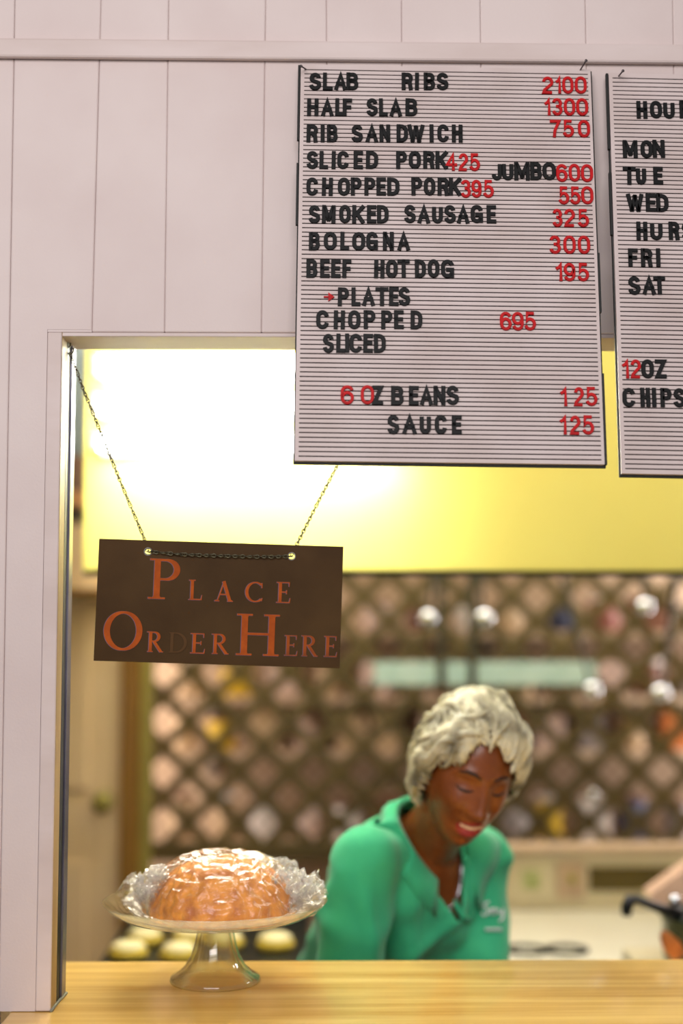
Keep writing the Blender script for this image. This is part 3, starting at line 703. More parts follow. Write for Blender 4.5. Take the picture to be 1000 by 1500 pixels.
# cling film draped over the cake, bunched at both ends
bm = bmesh.new(); n1, n2 = 220, 80; rings = []
for j in range(n2 + 1):
    f = j / n2; ring = []
    for i in range(n1):
        a = 2 * math.pi * i / n1; ca, sa = math.cos(a), math.sin(a)
        if f < .72:
            th = R_(90) * (1 - f / .72); r, z = cake_r(th); r = r * 1.04 + .002; z = z * 1.035 + .003
        else:
            g = (f - .72) / .28; r0, z0 = cake_r(0); r = r0 * 1.04 + .002
            side = max(0, abs(ca) - .45) / .55
            r += g * (.012 + .026 * side); z = .003 + g * (.004 + .012 * side)
        # bunching: tufts at left and right
        tuft = math.exp(-((a - math.pi) / .42) ** 2) * math.exp(-((f - .86) / .13) ** 2) + .95 * math.exp(-(min(a, 2 * math.pi - a) / .55) ** 2) * math.exp(-((f - .80) / .17) ** 2)
        nv = Vector((ca * r * 30, sa * r * 30, z * 30))
        rid = 1 - abs(noise.noise(nv * 1.7 + Vector((5, 1, 2)))) * 2.2
        rid2 = 1 - abs(noise.noise(Vector((a * 9, f * 5, 1.3)))) * 2
        fold = .0045 * rid + .003 * rid2 + .012 * f * f * noise.noise(Vector((a * 7, f * 3, 7)))
        crum = noise.noise(Vector((a * 16, f * 22, 2.2)))
        up = tuft * (.050 + .022 * crum)
        p = Vector((ca * (r + max(0, fold) * .8), sa * (r * .96 + max(0, fold) * .8), z + max(0, fold) * .8 + up))
        p.x += tuft * .012 * crum
        p.y += tuft * .02 * noise.noise(Vector((a * 12, f * 18, 9)))
        ring.append(bm.verts.new(CC + p))
    rings.append(ring)
for A, B in zip(rings, rings[1:]):
    for i in range(n1): bm.faces.new((A[i], A[(i + 1) % n1], B[(i + 1) % n1], B[i]))
wr = obj('plastic_wrap', bm, M['film'], smooth=True); 
def crumple(c, s, seed, name):
    bm = bmesh.new(); n = 34; g = {}
    for i in range(n + 1):
        for j in range(n + 1):
            a, b_ = i / n * 2 - 1, j / n * 2 - 1; q = Vector((a * 2.6 + seed, b_ * 2.6, seed * .7))
            rr_ = math.hypot(a, b_); k = min(1.0, 1.0 / max(.7, rr_))
            w1 = abs(noise.noise(q)) * 1.6 - .3; w2 = noise.noise(q * 2.3 + Vector((4, 4, 4))); w3 = noise.noise(q * 5.1)
            p = Vector((a * k * s[0] + .3 * s[0] * w2 + .12 * s[0] * w3, s[1] * (w1 * 1.3 + .5 * w3 - .2), b_ * k * s[2] + .3 * s[2] * noise.noise(q * 2.1 + Vector((9, 1, 2))) + .18 * s[2] * noise.noise(q * 5.5)))
            g[i, j] = bm.verts.new(Vector(c) + p)
    for i in range(n):
        for j in range(n): bm.faces.new((g[i, j], g[i + 1, j], g[i + 1, j + 1], g[i, j + 1]))
    return obj(name, bm, M['film_tuft'], wr, label='bunched up white looking corner of the film')
for cc_, ss_, sd in (((-.100, -.02, .070), (.016, .016, .012), 21.3), ((-.108, -.01, .046), (.030, .030, .024), 1.3), ((-.120, .02, .022), (.028, .05, .022), 4.1), ((.106, -.03, .046), (.036, .030, .032), 7.7), ((.126, .0, .028), (.030, .04, .024), 11.2), ((.085, .03, .062), (.034, .03, .022), 15.9)):
    crumple(CC + Vector(cc_), ss_, sd, 'film_tuft')
tag(wr, 'crumpled shiny clear cling film over the cake', 'plastic wrap')
# ------------------------------------------------------------ kitchen shell
YB = 4.95
def S(name, *a, m='backwall'): return obj(name, bx(*a, bev=0), M[m], kind='structure')
S('floor', -2.4, 2.6, -2.0, YB + .1, -.1, 0, m='floor')
S('wall_back', -2.4, 2.6, YB, YB + .1, 0, 2.75)
S('wall_left', -2.3, -2.2, YW + WT, YB, 0, 2.75, m='sidewall'); S('wall_right', 2.2, 2.3, YW + WT, YB, 0, 2.75, m='sidewall')
S('ceiling', -2.4, 2.6, YW + WT, YB + .1, 2.75, 2.85, m='ceiling')
obj('backing', bx(-2.4, -1.1, YW, YW + WT, 0, ZT, 0), M['wall'], wall); obj('backing', bx(1.5, 2.6, YW, YW + WT, 0, ZT, 0), M['wall'], wall)

# ------------------------------------------------------------ hood and fluorescent lamp
YH = 3.10
hx0 = P(121, 800, YH).x; hz0 = P(500, 836, YH).z
hd = empty('range_hood', Vector((.5, YH + .3, hz0)), label='long yellow painted hood fascia spanning the kitchen behind the boards', cat='range hood')
bm = bmesh.new(); box(bm, ((hx0 + 1.9) / 2, YH + .01, (hz0 + 2.6) / 2), (1.9 - hx0, .02, 2.6 - hz0), bev=.003); obj('fascia', bm, M['hood'], hd)
bm = bmesh.new(); box(bm, (hx0 + .01, YH + .30, (hz0 + 2.6) / 2), (.02, .55, 2.6 - hz0), bev=.003); obj('side_panel', bm, M['hood'], hd)
bm = bmesh.new(); box(bm, ((hx0 + 1.9) / 2, YH + .025, hz0 - .004), (1.9 - hx0, .03, .012), bev=.002); obj('bottom_rail', bm, M['darkiron'], hd, label='dark metal bottom rail')
YL = 2.96
lx0, lx1 = P(146, 540, YL).x, P(590, 540, YL).x; lz = P(300, 545, YL).z
fx = empty('fluorescent_lamp', Vector(((lx0 + lx1) / 2, YL + .06, lz)), label='glowing white fluorescent tube lamp fixed to the hood face, top left of the opening', cat='lamp')
for k, py_ in enumerate((532, 590, 648)):
    z_ = P(300, py_, YL).z
    bm = bmesh.new(); tube(bm, [(lx0, YL, z_), (lx1, YL, z_)], .016, 20); obj('tube', bm, M['tube'], fx, smooth=True, label='glowing white tube')
    for x in (lx0 - .008, lx1 + .008):
        bm = bmesh.new(); box(bm, (x, YL + .03, z_), (.016, .08, .040), bev=.003); obj('end_cap', bm, M['fixture'], fx)
for py_ in (532, 590, 648):
    z_ = P(300, py_, YL).z
    bm = bmesh.new(); box(bm, ((lx0 + lx1) / 2, YH - .012, z_), (lx1 - lx0 + .03, .02, .03), bev=.004); obj('housing', bm, M['fixture'], fx)
    for x in (lx0 + .03, lx1 - .03):
        bm = bmesh.new(); box(bm, (x, (YH + YL) / 2, z_), (.01, YH - YL - .035, .012), bev=.002); obj('bracket', bm, M['fixture'], fx)

# ------------------------------------------------------------ door, post and lattice at the back
YD = 4.10
d0, d1 = P(-60, 900, YD).x, P(179, 900, YD).x
dr = empty('door_1', Vector((d0, YD, 0)), kind='structure')
obj('door_leaf', bx(d0, d1, YD, YD + .04, 0, 2.1, .003), M['tan'], dr)
for za, zb in ((.15, .95), (1.15, 1.95)):
    obj('raised_panel', bx(d0 + .09, d1 - .09, YD - .010, YD + .002, za, zb, .006), M['tan'], dr)
k = P(163, 1172, YD)
bm = lathe(bmesh.new(), [(.001, .065), (.02, .063), (.029, .052), (.027, .04), (.012, .03), (.011, .01), (.026, .006), (.027, 0), (.001, 0)], (k.x - .02, YD, k.z), n=24, axis=Matrix.Rotation(R_(90), 3, 'X'))
obj('door_knob', bm, M['greenpost'], dr, smooth=True, label='dull brass round knob')
pa, pb, pc = P(180, 900, YD).x, P(206, 900, YD).x, P(222, 900, YD).x
o = obj('trim_3', bx(pa, pb, YD - .02, YD + .06, 0, 2.7, .004), M['post'], kind='structure')
o = obj('trim_4', bx(pb + .001, pc, YD + .02, YD + .06, 0, 2.7, .003), M['greenpost'], kind='structure')
# things seen in the gap left of the hood: shelf and box high on the door side wall
YG = 3.75
gxl, gxr = P(60, 700, YG).x, P(119, 700, YG).x
sh = empty('wall_cupboard', Vector(((gxl + gxr) / 2, YG, P(0, 850, YG).z)), label='blue-grey and brown cupboard seen in the gap left of the hood', cat='cupboard')
for (ya, yb_, mm, nm) in ((500, 665, mat('blue_grey_paint', (118, 132, 138), .5), 'upper_door'), (667, 718, mat('brown_paint', (112, 84, 70), .5), 'drawer'), (719, 742, mat('orange_tan_wood', (190, 138, 92), .5), 'shelf'), (744, 758, M['darkiron'], 'lower_rail')):
    za, zb = P(100, yb_, YG).z, P(100, ya, YG).z
    obj(nm, bx(gxl - .2, gxr, YG, YG + .25, za, zb, .004), mm, sh, label=nm.replace('_', ' '))
sh2 = bx(gxl - .2, gxr + .05, YG + .02, YD - .001, P(0, 862, YG).z - .02, P(0, 862, YG).z, .003)
obj('bracket_board', sh2, M['post'], sh, label='brown wooden support board')

YLt = 4.40
la0, la1 = P(224, 900, YLt).x, P(1080, 900, YLt).x
lz0, lz1 = P(500, 1236, YLt).z, 2.15
lat = empty('lattice_screen', Vector(((la0 + la1) / 2, YLt, lz0)), label='brown diagonal wooden lattice screen across the kitchen back', cat='lattice')
DP = .153; LWd = .034
def clip(p, d):
    t0, t1 = -9, 9
    for c_, dc, lo_, hi_ in ((p[0], d[0], la0, la1), (p[1], d[1], lz0, lz1)):
        a_, b_ = (lo_ - c_) / dc, (hi_ - c_) / dc
        t0 = max(t0, min(a_, b_)); t1 = min(t1, max(a_, b_))
    return t0, t1
sq = math.sqrt(.5)
for layer, (dx, dz) in enumerate(((sq, sq), (sq, -sq))):
    c_ = -30
    for k in range(-30, 40):
        px_ = la0 + .05 + k * DP; t0, t1 = clip((px_, lz0 if dz > 0 else lz1), (dx, dz))
        if t1 - t0 < .05: continue
        ca = Vector((px_ + dx * (t0 + t1) / 2, YLt + layer * .0075, (lz0 if dz > 0 else lz1) + dz * (t0 + t1) / 2))
        bm = bmesh.new(); box(bm, (0, 0, 0), (t1 - t0, .007, LWd), bev=.0015)
        bmesh.ops.transform(bm, matrix=Matrix.Translation(ca) @ Matrix.Rotation(R_(-45 if dz > 0 else 45), 4, 'Y'), verts=bm.verts)
        obj('lath', bm, M['lath'], lat)
for a_ in ((la0 - .03, la1, lz0 - .05, lz0 + .005), (la0 - .03, la1, lz1, lz1 + .04)):
    obj('frame_rail', bx(a_[0], a_[1], YLt - .012, YLt + .025, a_[2], a_[3], .003), M['lath'], lat)
obj('frame_stile', bx(la0 - .035, la0 + .005, YLt - .012, YLt + .025, lz0 + .0055, lz1 - .0005, .003), M['lath'], lat)

# shelves with stock behind the lattice
sidx = 0
cols = {'white': (236, 226, 222), 'pale pink': (226, 196, 186), 'yellow': (226, 186, 30), 'orange': (206, 120, 60), 'brown': (120, 76, 56), 'dark blue': (50, 56, 90), 'tan': (206, 176, 140), 'grey': (150, 140, 140), 'red brown': (150, 90, 78)}
cm = {k: mat('stock_' + k.replace(' ', '_'), c, .5, c2=tuple(x * .85 for x in c), scale=20) for k, c in cols.items()}
ordn = ['first', 'second', 'third', 'fourth', 'fifth', 'sixth', 'seventh', 'eighth', 'ninth', 'tenth', 'eleventh', 'twelfth', 'thirteenth', 'fourteenth', 'fifteenth', 'sixteenth']
SY = 4.72
shelf_rows = [('bottom', P(0, 1232, SY).z, .19), ('lower middle', P(0, 1100, SY).z, .17), ('upper middle', P(0, 1020, SY).z, .15), ('top', P(0, 925, SY).z, .15)]
seqs = {
 'bottom': ['tan', 'tan', 'white', 'pale pink', 'white', 'brown', 'white', 'pale pink', 'grey', 'yellow', 'white', 'dark blue', 'grey', 'tan', 'pale pink', 'white'],
 'lower middle': ['tan', 'yellow', 'tan', 'pale pink', 'tan', 'tan', 'pale pink', 'tan', 'brown', 'pale pink', 'grey', 'tan', 'orange', 'pale pink', 'brown', 'orange'],
 'upper middle': ['tan', 'yellow', 'pale pink', 'tan', 'pale pink', 'pale pink', 'brown', 'tan', 'red brown', 'pale pink', 'brown', 'grey', 'orange', 'orange'],
 'top': ['tan', 'tan', 'orange', 'tan', 'pale pink', 'brown', 'white', 'tan', 'dark blue', 'red brown', 'brown', 'white', 'dark blue', 'white']}
rr = random.Random(3)
for nm, z, hh in shelf_rows:
    x0s, x1s = la0 + .0, la1 + .35
    seq = seqs[nm]
    s_ = empty('stock_shelf', Vector(((x0s + x1s) / 2, SY + .1, z - .02)), label='wooden ' + nm + ' shelf behind the lattice', cat='shelf')
    obj('shelf_board', bx(x0s, x1s, SY - .06, YB - .001, z - .022, z, .002), M['backwall'], s_)
    for bxx in (x0s + .15, (x0s + x1s) / 2, x1s - .2):
        bm = bmesh.new(); box(bm, (bxx, YB - .03, z - .062), (.02, .05, .08), bev=.002); obj('bracket', bm, M['bracket'], s_)
    dx = (x1s - x0s) / len(seq)
    for i, cn in enumerate(seq):
        cx_ = x0s + dx * (i + .5) + rr.uniform(-.015, .015); kind = rr.choice(['jar', 'box', 'canister']); w = dx * rr.uniform(.52, .8); h = hh * rr.uniform(.62, .8)
        r_ = empty('storage_' + kind, Vector((cx_, SY + .03, z)), label=f'{cn} {kind} on the {nm} shelf behind the lattice, {ordn[i]} from its left end', cat=kind, group='stock behind the lattice')
        if kind == 'box':
            bm = bmesh.new(); box(bm, (cx_, SY + .03, z + h / 2 + .0005), (w, .09, h), bev=.003); obj('carton', bm, cm[cn], r_)
            bm = bmesh.new(); box(bm, (cx_, SY + .03, z + h + .002), (w * .96, .086, .004), bev=.001); obj('flap', bm, cm['tan'], r_)
        else:
            rad = min(w / 2, .06)
            pr = [(.001, .0005), (rad * .95, .0005), (rad, .006), (rad, h * .8), (rad * (.75 if kind == 'jar' else .98), h * .88), (rad * (.7 if kind == 'jar' else .98), h * .9), (.001, h * .9)]
            obj('body', lathe(bmesh.new(), pr, (cx_, SY + .03, z), n=20), cm[cn], r_, smooth=True)
            rl = rad * (.78 if kind == 'jar' else 1.02)
            obj('lid', lathe(bmesh.new(), [(.001, h * .9), (rl, h * .9), (rl, h), (.001, h)], (cx_, SY + .03, z), n=20), cm['white' if rr.random() < .4 else 'brown'], r_)

# ------------------------------------------------------------ hanging teal shelf, straps, utensils
YT = 4.15
ta, tb = P(548, 985, YT).x, P(872, 985, YT).x; tz0, tz1 = P(0, 1004, YT).z, P(0, 970, YT).z
hs = empty('hanging_shelf', Vector(((ta + tb) / 2, YT, tz0)), label='pale teal tray shelf hung on two dark straps in front of the lattice', cat='shelf')
obj('tray', bx(ta, tb, YT - .002, YT + .13, tz0, tz0 + .012, .003), M['teal'], hs)
obj('front_lip', bx(ta, tb, YT - .01, YT - .0025, tz0, tz1, .003), M['teal'], hs)
for pxs in (645, 690):
    x = P(pxs, 900, YT).x
    bm = bmesh.new(); box(bm, (x, YT - .014, (tz0 + 2.7) / 2), (.024, .006, 2.7 - tz0), bev=.001); obj('strap', bm, M['strap'], hs, label='dark vertical strap')
# small tubs in the tray
for i, pxs in enumerate((600, 735, 790, 835)):
    c_ = P(pxs, 975, YT + .06); cn = ['white', 'white', 'pale pink', 'white'][i]
    r_ = empty('spice_tub', Vector((c_.x, YT + .06, tz0 + .0125)), label=f'small {cn} tub in the teal tray, {ordn[i]} from the left', cat='tub')
    obj('body', lathe(bmesh.new(), [(.001, 0), (.024, 0), (.028, .045), (.001, .045)], (c_.x, YT + .06, tz0 + .0125), n=20), M['teal'] if i % 2 else cm['white'], r_, smooth=False)
    obj('lid', lathe(bmesh.new(), [(.001, .0455), (.030, .0455), (.030, .053), (.001, .053)], (c_.x, YT + .06, tz0 + .0125), n=20), cm['white'], r_)
YU = 3.95
rail_z = P(0, 800, YU).z
rl = empty('utensil_rail', Vector((P(760, 800, YU).x, YU, rail_z)), label='steel utensil rail behind the hood edge', cat='rail')
obj('rod', tube(bmesh.new(), [(P(560, 800, YU).x, YU, rail_z), (P(1080, 800, YU).x, YU, rail_z)], .006, 12), M['steel'], rl, smooth=True)
for pxs in (570, 820, 1070):
    x = P(pxs, 800, YU).x; obj('hanger', tube(bmesh.new(), [(x, YU, rail_z), (x, YU, 2.75)], .004, 8), M['strap'], rl, smooth=True)
def ladle(top, bowl, rb, mh, label, name='ladle', ball=False):
    A, B = P(*top, YU), P(*bowl, YU); A.z = rail_z + .004 if top[1] <= 800 else A.z
    r_ = empty(name, B, label=label, cat=name)
    pts = [A.lerp(B, f) for f in (0, .2, .5, .8, .95)]
    obj('handle', tube(bmesh.new(), pts, [.006, .008, .0075, .005, .004], 10), mh, r_, smooth=True)
    hk = [A + Vector((0, .008 * math.sin(R_(q)), .009 - .009 * math.cos(R_(q)))) for q in range(0, 280, 30)]
    obj('hook', tube(bmesh.new(), hk, .002, 6), M['steel'], r_, smooth=True)
    bm = bmesh.new(); prof = [(rb * math.sin(R_(q)), -rb * math.cos(R_(q))) for q in range(2, 100, 8)] + [(rb * .93 * math.sin(R_(q)), -rb * .93 * math.cos(R_(q))) for q in range(98, 1, -8)]
    lathe(bm, prof, B, n=24, axis=Matrix.Rotation(R_(-62), 3, 'X'))
    obj('bowl', bm, M['steel'], r_, smooth=True)
ladle((640, 800), (626, 905), .026, M['strap'], 'steel ladle hanging left of the two dark straps')
ladle((700, 800), (708, 905), .028, M['strap'], 'steel ladle hanging just right of the two dark straps')
ladle((812, 800), (866, 1010), .026, M['strap'], 'steel ladle hanging between the teal tray and the far right ladle')
ladle((996, 800), (966, 1015), .028, M['plasticblack'], 'long black handled ladle hanging nearest the right edge of the picture')
ladle((942, 800), (943, 888), .026, M['strap'], 'short steel ladle hanging below the yellow hood at the right')
# round steel knob added on the lattice to catch a round glint
c_ = P(868, 1165, YLt - .02)
hk = empty('glint_knob', c_, label='small round steel knob added on the lattice for its glint, beside the head of the worker', cat='knob')
bm = bmesh.new(); ellipsoid(bm, c_, (.020, .014, .020)); obj('ball', bm, M['steel'], hk, smooth=True)
obj('stem', tube(bmesh.new(), [c_, c_ + Vector((0, .022, 0))], .005, 10), M['steel'], hk, smooth=True)

# ------------------------------------------------------------ cream range on the right
YR0, YR1 = 3.32, 3.95
rx0, rx1 = P(560, 1300, YR1).x, 1.45
rz = P(800, 1330, YR1).z
rg = empty('kitchen_range', Vector(((rx0 + rx1) / 2, (YR0 + YR1) / 2, 0)), label='cream enamel kitchen range with a raised back panel, right of the worker', cat='range')
obj('body', bx(rx0, rx1, YR0, YR1 + .05, .08, rz - .03, .006), M['cream'], rg)
obj('cooktop', bx(rx0 - .01, rx1 + .01, YR0 - .02, YR1, rz - .0295, rz, .005), M['creamtop'], rg, label='smooth white top')
bz1 = P(800, 1246, YR1).z; bz0 = rz + .0005
obj('back_panel', bx(rx0, rx1, YR1 - .03, YR1 + .03, bz0, bz1, .005), M['cream'], rg)
def onr(pxa, pxb, pya, pyb, d): return (P(pxa, 1290, YR1 - .03).x, P(pxb, 1290, YR1 - .03).x, YR1 - .03 - d, YR1 - .0302, P(0, pyb, YR1 - .03).z, P(0, pya, YR1 - .03).z)
obj('upper_ledge', bx(rx0, rx1, YR1 - .05, YR1 + .04, bz1, bz1 + .018, .004), M['pinkcream'], rg, label='pinkish tan top ledge')
obj('control_panel', bx(*onr(746, 812, 1262, 1322, .008), .003), M['cream'], rg)
obj('control_sticker', bx(*onr(764, 790, 1276, 1304, .0095), .001), M['sticker'], rg, label='faded green label')
obj('switch_plate', bx(*onr(815, 856, 1264, 1318, .008), .003), M['pinkcream'], rg, label='pinkish plate')
c_ = P(838, 1288, YR1 - .045)
obj('knob', lathe(bmesh.new(), [(.001, .018), (.011, .018), (.013, 0), (.001, 0)], (c_.x, YR1 - .038, c_.z), n=20, axis=Matrix.Rotation(R_(90), 3, 'X')), M['greenpost'], rg, smooth=False)
obj('display_window', bx(*onr(862, 1010, 1272, 1308, .005), .002), M['olive'], rg, label='long dark olive window')
for lx_, ly_ in ((rx0 + .05, YR0 + .05), (rx1 - .05, YR0 + .05), (rx0 + .05, YR1), (rx1 - .05, YR1)):
    obj('leg', lathe(bmesh.new(), [(.001, 0), (.022, 0), (.018, .0795), (.001, .0795)], (lx_, ly_, 0), n=14), M['darkiron'], rg)
for pxs in (778, 838):
    c_ = P(pxs, 1398, YR0 + .02); obj('burner_ring', lathe(bmesh.new(), [(.040, .0005), (.052, .0005), (.052, .008), (.040, .008)], (c_.x, YR0 + .10, rz), n=32, closed=True), M['darkiron'], rg, label='dark burner ring')
# pot, ladle and paper bag at right edge
YP = 3.10
wt_z = .90
pr = empty('prep_table', Vector((1.0, 3.02, 0)), label='steel prep table at the right edge, under the dark pot', cat='table')
obj('table_top', bx(.675, 1.5, 2.86, 3.20, wt_z - .03, wt_z, .004), M['cream'], pr)
for lx_, ly_ in ((.71, 2.9), (1.46, 2.9), (.71, 3.16), (1.46, 3.16)): obj('leg', tube(bmesh.new(), [(lx_, ly_, 0), (lx_, ly_, wt_z - .0305)], .018, 12), M['bracket'], pr, smooth=True)
pc_ = P(1062, 1400, YP - .06); pc_ = Vector((pc_.x, 3.02, wt_z)); pt_z = P(1000, 1335, YP).z - wt_z
pot = empty('stock_pot', pc_, label='dark olive pot with a long black handle, cut off by the right edge', cat='pot')
pR = abs(pc_.x - P(972, 1350, 3.02).x)
obj('pot_body', lathe(bmesh.new(), [(.001, .001), (pR * .93, .001), (pR, .02), (pR, pt_z), (pR + .006, pt_z + .004), (pR - .002, pt_z + .006), (pR - .006, pt_z), (pR - .006, .01), (.001, .008)], pc_, n=48), M['potgreen'], pot, smooth=True)
obj('lid', lathe(bmesh.new(), [(.001, pt_z + .035), (pR * .4, pt_z + .03), (pR * .95, pt_z + .012), (pR + .002, pt_z + .0065), (.001, pt_z + .0065)], pc_, n=48), M['darkiron'], pot, smooth=True)
hp = [P(995, 1338, 2.98), P(972, 1333, 2.97), P(950, 1325, 2.96), P(932, 1317, 2.955), P(922, 1318, 2.955), P(918, 1328, 2.955), P(917, 1341, 2.955)]
obj('handle', tube(bmesh.new(), hp, [.012, .011, .009, .009, .013, .013, .010], 12), M['plasticblack'], pot, smooth=True, label='black drooping handle')
kb = P(988, 1319, 2.99); bm = bmesh.new(); ellipsoid(bm, kb, (.013, .013, .013)); tube(bm, [kb, (kb.x + .01, 3.0, wt_z + pt_z + .018)], .005, 8); obj('lid_knob', bm, M['steel'], pot, smooth=True, label='shiny steel knob')
sp = empty('copper_scoop', P(990, 1385, 2.895), label='small copper coloured curved scoop leaning on the dark pot', cat='scoop')
bm = bmesh.new(); path = [P(966, 1366, 2.885), P(972, 1374, 2.885), P(980, 1383, 2.89), P(990, 1392, 2.895), P(1000, 1396, 2.90)]
rows_ = []
for i, p in enumerate(path):
    w = [.004, .014, .019, .020, .010][i]
    rows_.append([bm.verts.new(p + Vector((.35 * w * math.sin(R_(q)), -.010 * math.cos(R_(q)), w * math.sin(R_(q)))).xyz) for q in (-90, -50, 0, 50, 90)])
for A, B in zip(rows_, rows_[1:]):
    for i in range(4): bm.faces.new((A[i], A[i + 1], B[i + 1], B[i]))
bmesh.ops.solidify(bm, geom=bm.faces[:], thickness=.0015)
obj('scoop_bowl', bm, M['copper'], sp, smooth=True)
ppts = [path[-1], path[-1] + Vector((.03, .0, -.005)), path[-1] + Vector((.07, 0, .0))]
ppts[-1].z = max(ppts[-1].z, wt_z + .006)
obj('scoop_handle', tube(bmesh.new(), ppts, .004, 8), M['copper'], sp, smooth=True)
# folded paper behind the pot handle
pg = empty('paper_bag', P(1010, 1330, 3.35), label='pinkish folded paper bag leaning in from the right edge above the pot', cat='bag')
tri = [(948, 1312), (958, 1324), (985, 1332), (1060, 1335), (1075, 1225), (1000, 1275), (975, 1293)]
bm = bmesh.new(); fr_ = [bm.verts.new(P(*q, 3.34)) for q in tri]; bk_ = [bm.verts.new(P(*q, 3.34) + Vector((.01, .09, 0))) for q in tri]
bm.faces.new(fr_); bm.faces.new(bk_)
for i in range(len(tri)): bm.faces.new((fr_[i], fr_[(i + 1) % 7], bk_[(i + 1) % 7], bk_[i]))
bmesh.ops.bevel(bm, geom=bm.edges[:], offset=.004, segments=2, affect='EDGES', profile=.5)
dzb = rz + .001 - min(v.co.z for v in bm.verts)
obj('bag_body', bm, M['paperpink'], pg)

# ------------------------------------------------------------ dark griddle table with pale buns, left
YQ0, YQ1 = 3.18, 3.75
qx0, qx1 = P(150, 1380, 3.3).x, P(452, 1380, 3.3).x
qz = P(0, 1362, 3.60).z
qt = empty('griddle', Vector(((qx0 + qx1) / 2, 3.45, 0)), label='dark iron griddle low behind the cake stand', cat='griddle')
obj('griddle_plate', bx(qx0, qx1, YQ0, YQ1, qz - .03, qz, .005), M['darkiron'], qt)
obj('splash_guard', bx(qx0, qx1, YQ1 + .0005, YQ1 + .015, qz - .03, qz + .045, .003), M['darkiron'], qt)
obj('cabinet', bx(qx0 + .01, qx1 - .01, YQ0 + .02, YQ1, 0, qz - .0305, .004), M['darkiron'], qt)
bl_ = [(212, 1376, 'nearest the left door'), (278, 1374, 'left of the stand foot'), (403, 1383, 'between the stand foot and the green shirt'), (188, 1396, 'at the front left corner'), (262, 1398, 'in the front row beside the stand foot'), (330, 1381, 'hidden behind the stand foot')]
for pxs, pys, where in bl_:
    # solve depth on the griddle plane
    d = RM @ Vector(((pxs - 500) / F, -(pys - 750) / F, -1)); t = (qz + .012 - CAM.z) / d.z; c_ = CAM + d * t
    c_.y = min(c_.y, YQ1 - .07)
    r_ = empty('bun', Vector((c_.x, c_.y, qz)), label='pale round bun on the dark griddle, ' + where, cat='bun')
    obj('bun_body', lathe(bmesh.new(), [(.001, .0008), (.036, .0008), (.043, .008), (.044, .016), (.038, .024), (.001, .024)], (c_.x, c_.y, qz), n=28), M['bunedge'], r_, smooth=True, label='golden lower half')
    obj('bun_top', lathe(bmesh.new(), [(.001, .0245), (.038, .0245), (.037, .030), (.026, .036), (.001, .039)], (c_.x, c_.y, qz), n=28), M['bun'], r_, smooth=True, label='pale cream top')
exec_person = True
# ------------------------------------------------------------ the worker
def remesh(bm, voxel, smooth_it=4):
    me = bpy.data.meshes.new('tmp'); bmesh.ops.recalc_face_normals(bm, faces=bm.faces); bm.to_mesh(me); bm.free()
    o = bpy.data.objects.new('tmp', me); COL.objects.link(o)
    md = o.modifiers.new('r', 'REMESH'); md.mode = 'VOXEL'; md.voxel_size = voxel
    sm = o.modifiers.new('s', 'SMOOTH'); sm.iterations = smooth_it; sm.factor = .5
    dg = bpy.context.evaluated_depsgraph_get(); ev = o.evaluated_get(dg); m2 = bpy.data.meshes.new_from_object(ev)
    bpy.data.objects.remove(o); bm2 = bmesh.new(); bm2.from_mesh(m2); return bm2
SR = P(528, 1262, 2.585)   # her right shoulder (left in the picture, nearer)
SL = P(705, 1252, 2.80)
HC = P(684, 1133, 2.545)   # head centre
NB = (SR + SL) / 2 + Vector((.005, -.01, .035))
HIP = Vector((.14, 3.01, .90))
uu = (SL - SR).normalized()
sp_ = (NB - HIP).normalized(); ff = uu.cross(sp_).normalized()
if ff.y > 0: ff = -ff
rw = [(-.02, .17, .14, 0), (.15, .168, .135, 0), (.35, .16, .13, .0), (.55, .165, .13, .01), (.72, .17, .125, .012), (.84, .165, .105, .006), (.92, .135, .085, 0), (.98, .085, .072, 0), (1.04, .055, .058, 0)]
def torso(bm, grow=0.0, n=36, top=99):
    rings = []
    for s, a_, b_, fo in rw[:top]:
        c_ = HIP.lerp(NB, s) + ff * fo; wv = (uu - sp_ * uu.dot(sp_)).normalized()
        k = min(1, max(0, (s - .3) / .5)); wv = wv.lerp(uu, k).normalized()
        rings.append([bm.verts.new(c_ + wv * (a_ + grow) * math.cos(2 * math.pi * i / n) + ff * (b_ + grow) * math.sin(2 * math.pi * i / n)) for i in range(n)])
    for A, B in zip(rings, rings[1:]):
        for i in range(n): bm.faces.new((A[i], A[(i + 1) % n], B[(i + 1) % n], B[i]))
    bm.faces.new(rings[0]); bm.faces.new(rings[-1])
EL_R = SR + Vector((-.030, .01, -.272)); EL_L = SL + Vector((-.014, -.05, -.268))
PZ = .80
HR = Vector((.06, 2.60, PZ + .035)); HL = Vector((.30, 2.62, PZ + .035))
HR = EL_R + Vector((.12, -.19, -.06)); HL = EL_L + Vector((-.12, -.19, -.06))
def limb(bm, pts, rads, n=20):
    # resample for a smooth taper
    P2, R2 = [], []
    for i in range(len(pts) - 1):
        for k in range(5):
            f = k / 5; P2.append(Vector(pts[i]).lerp(Vector(pts[i + 1]), f)); R2.append(rads[i] + (rads[i + 1] - rads[i]) * f)
    P2.append(Vector(pts[-1])); R2.append(rads[-1]); tube(bm, P2, R2, n)
    for p, r in zip(pts, rads): ellipsoid(bm, p, (r, r, r), sub=3)
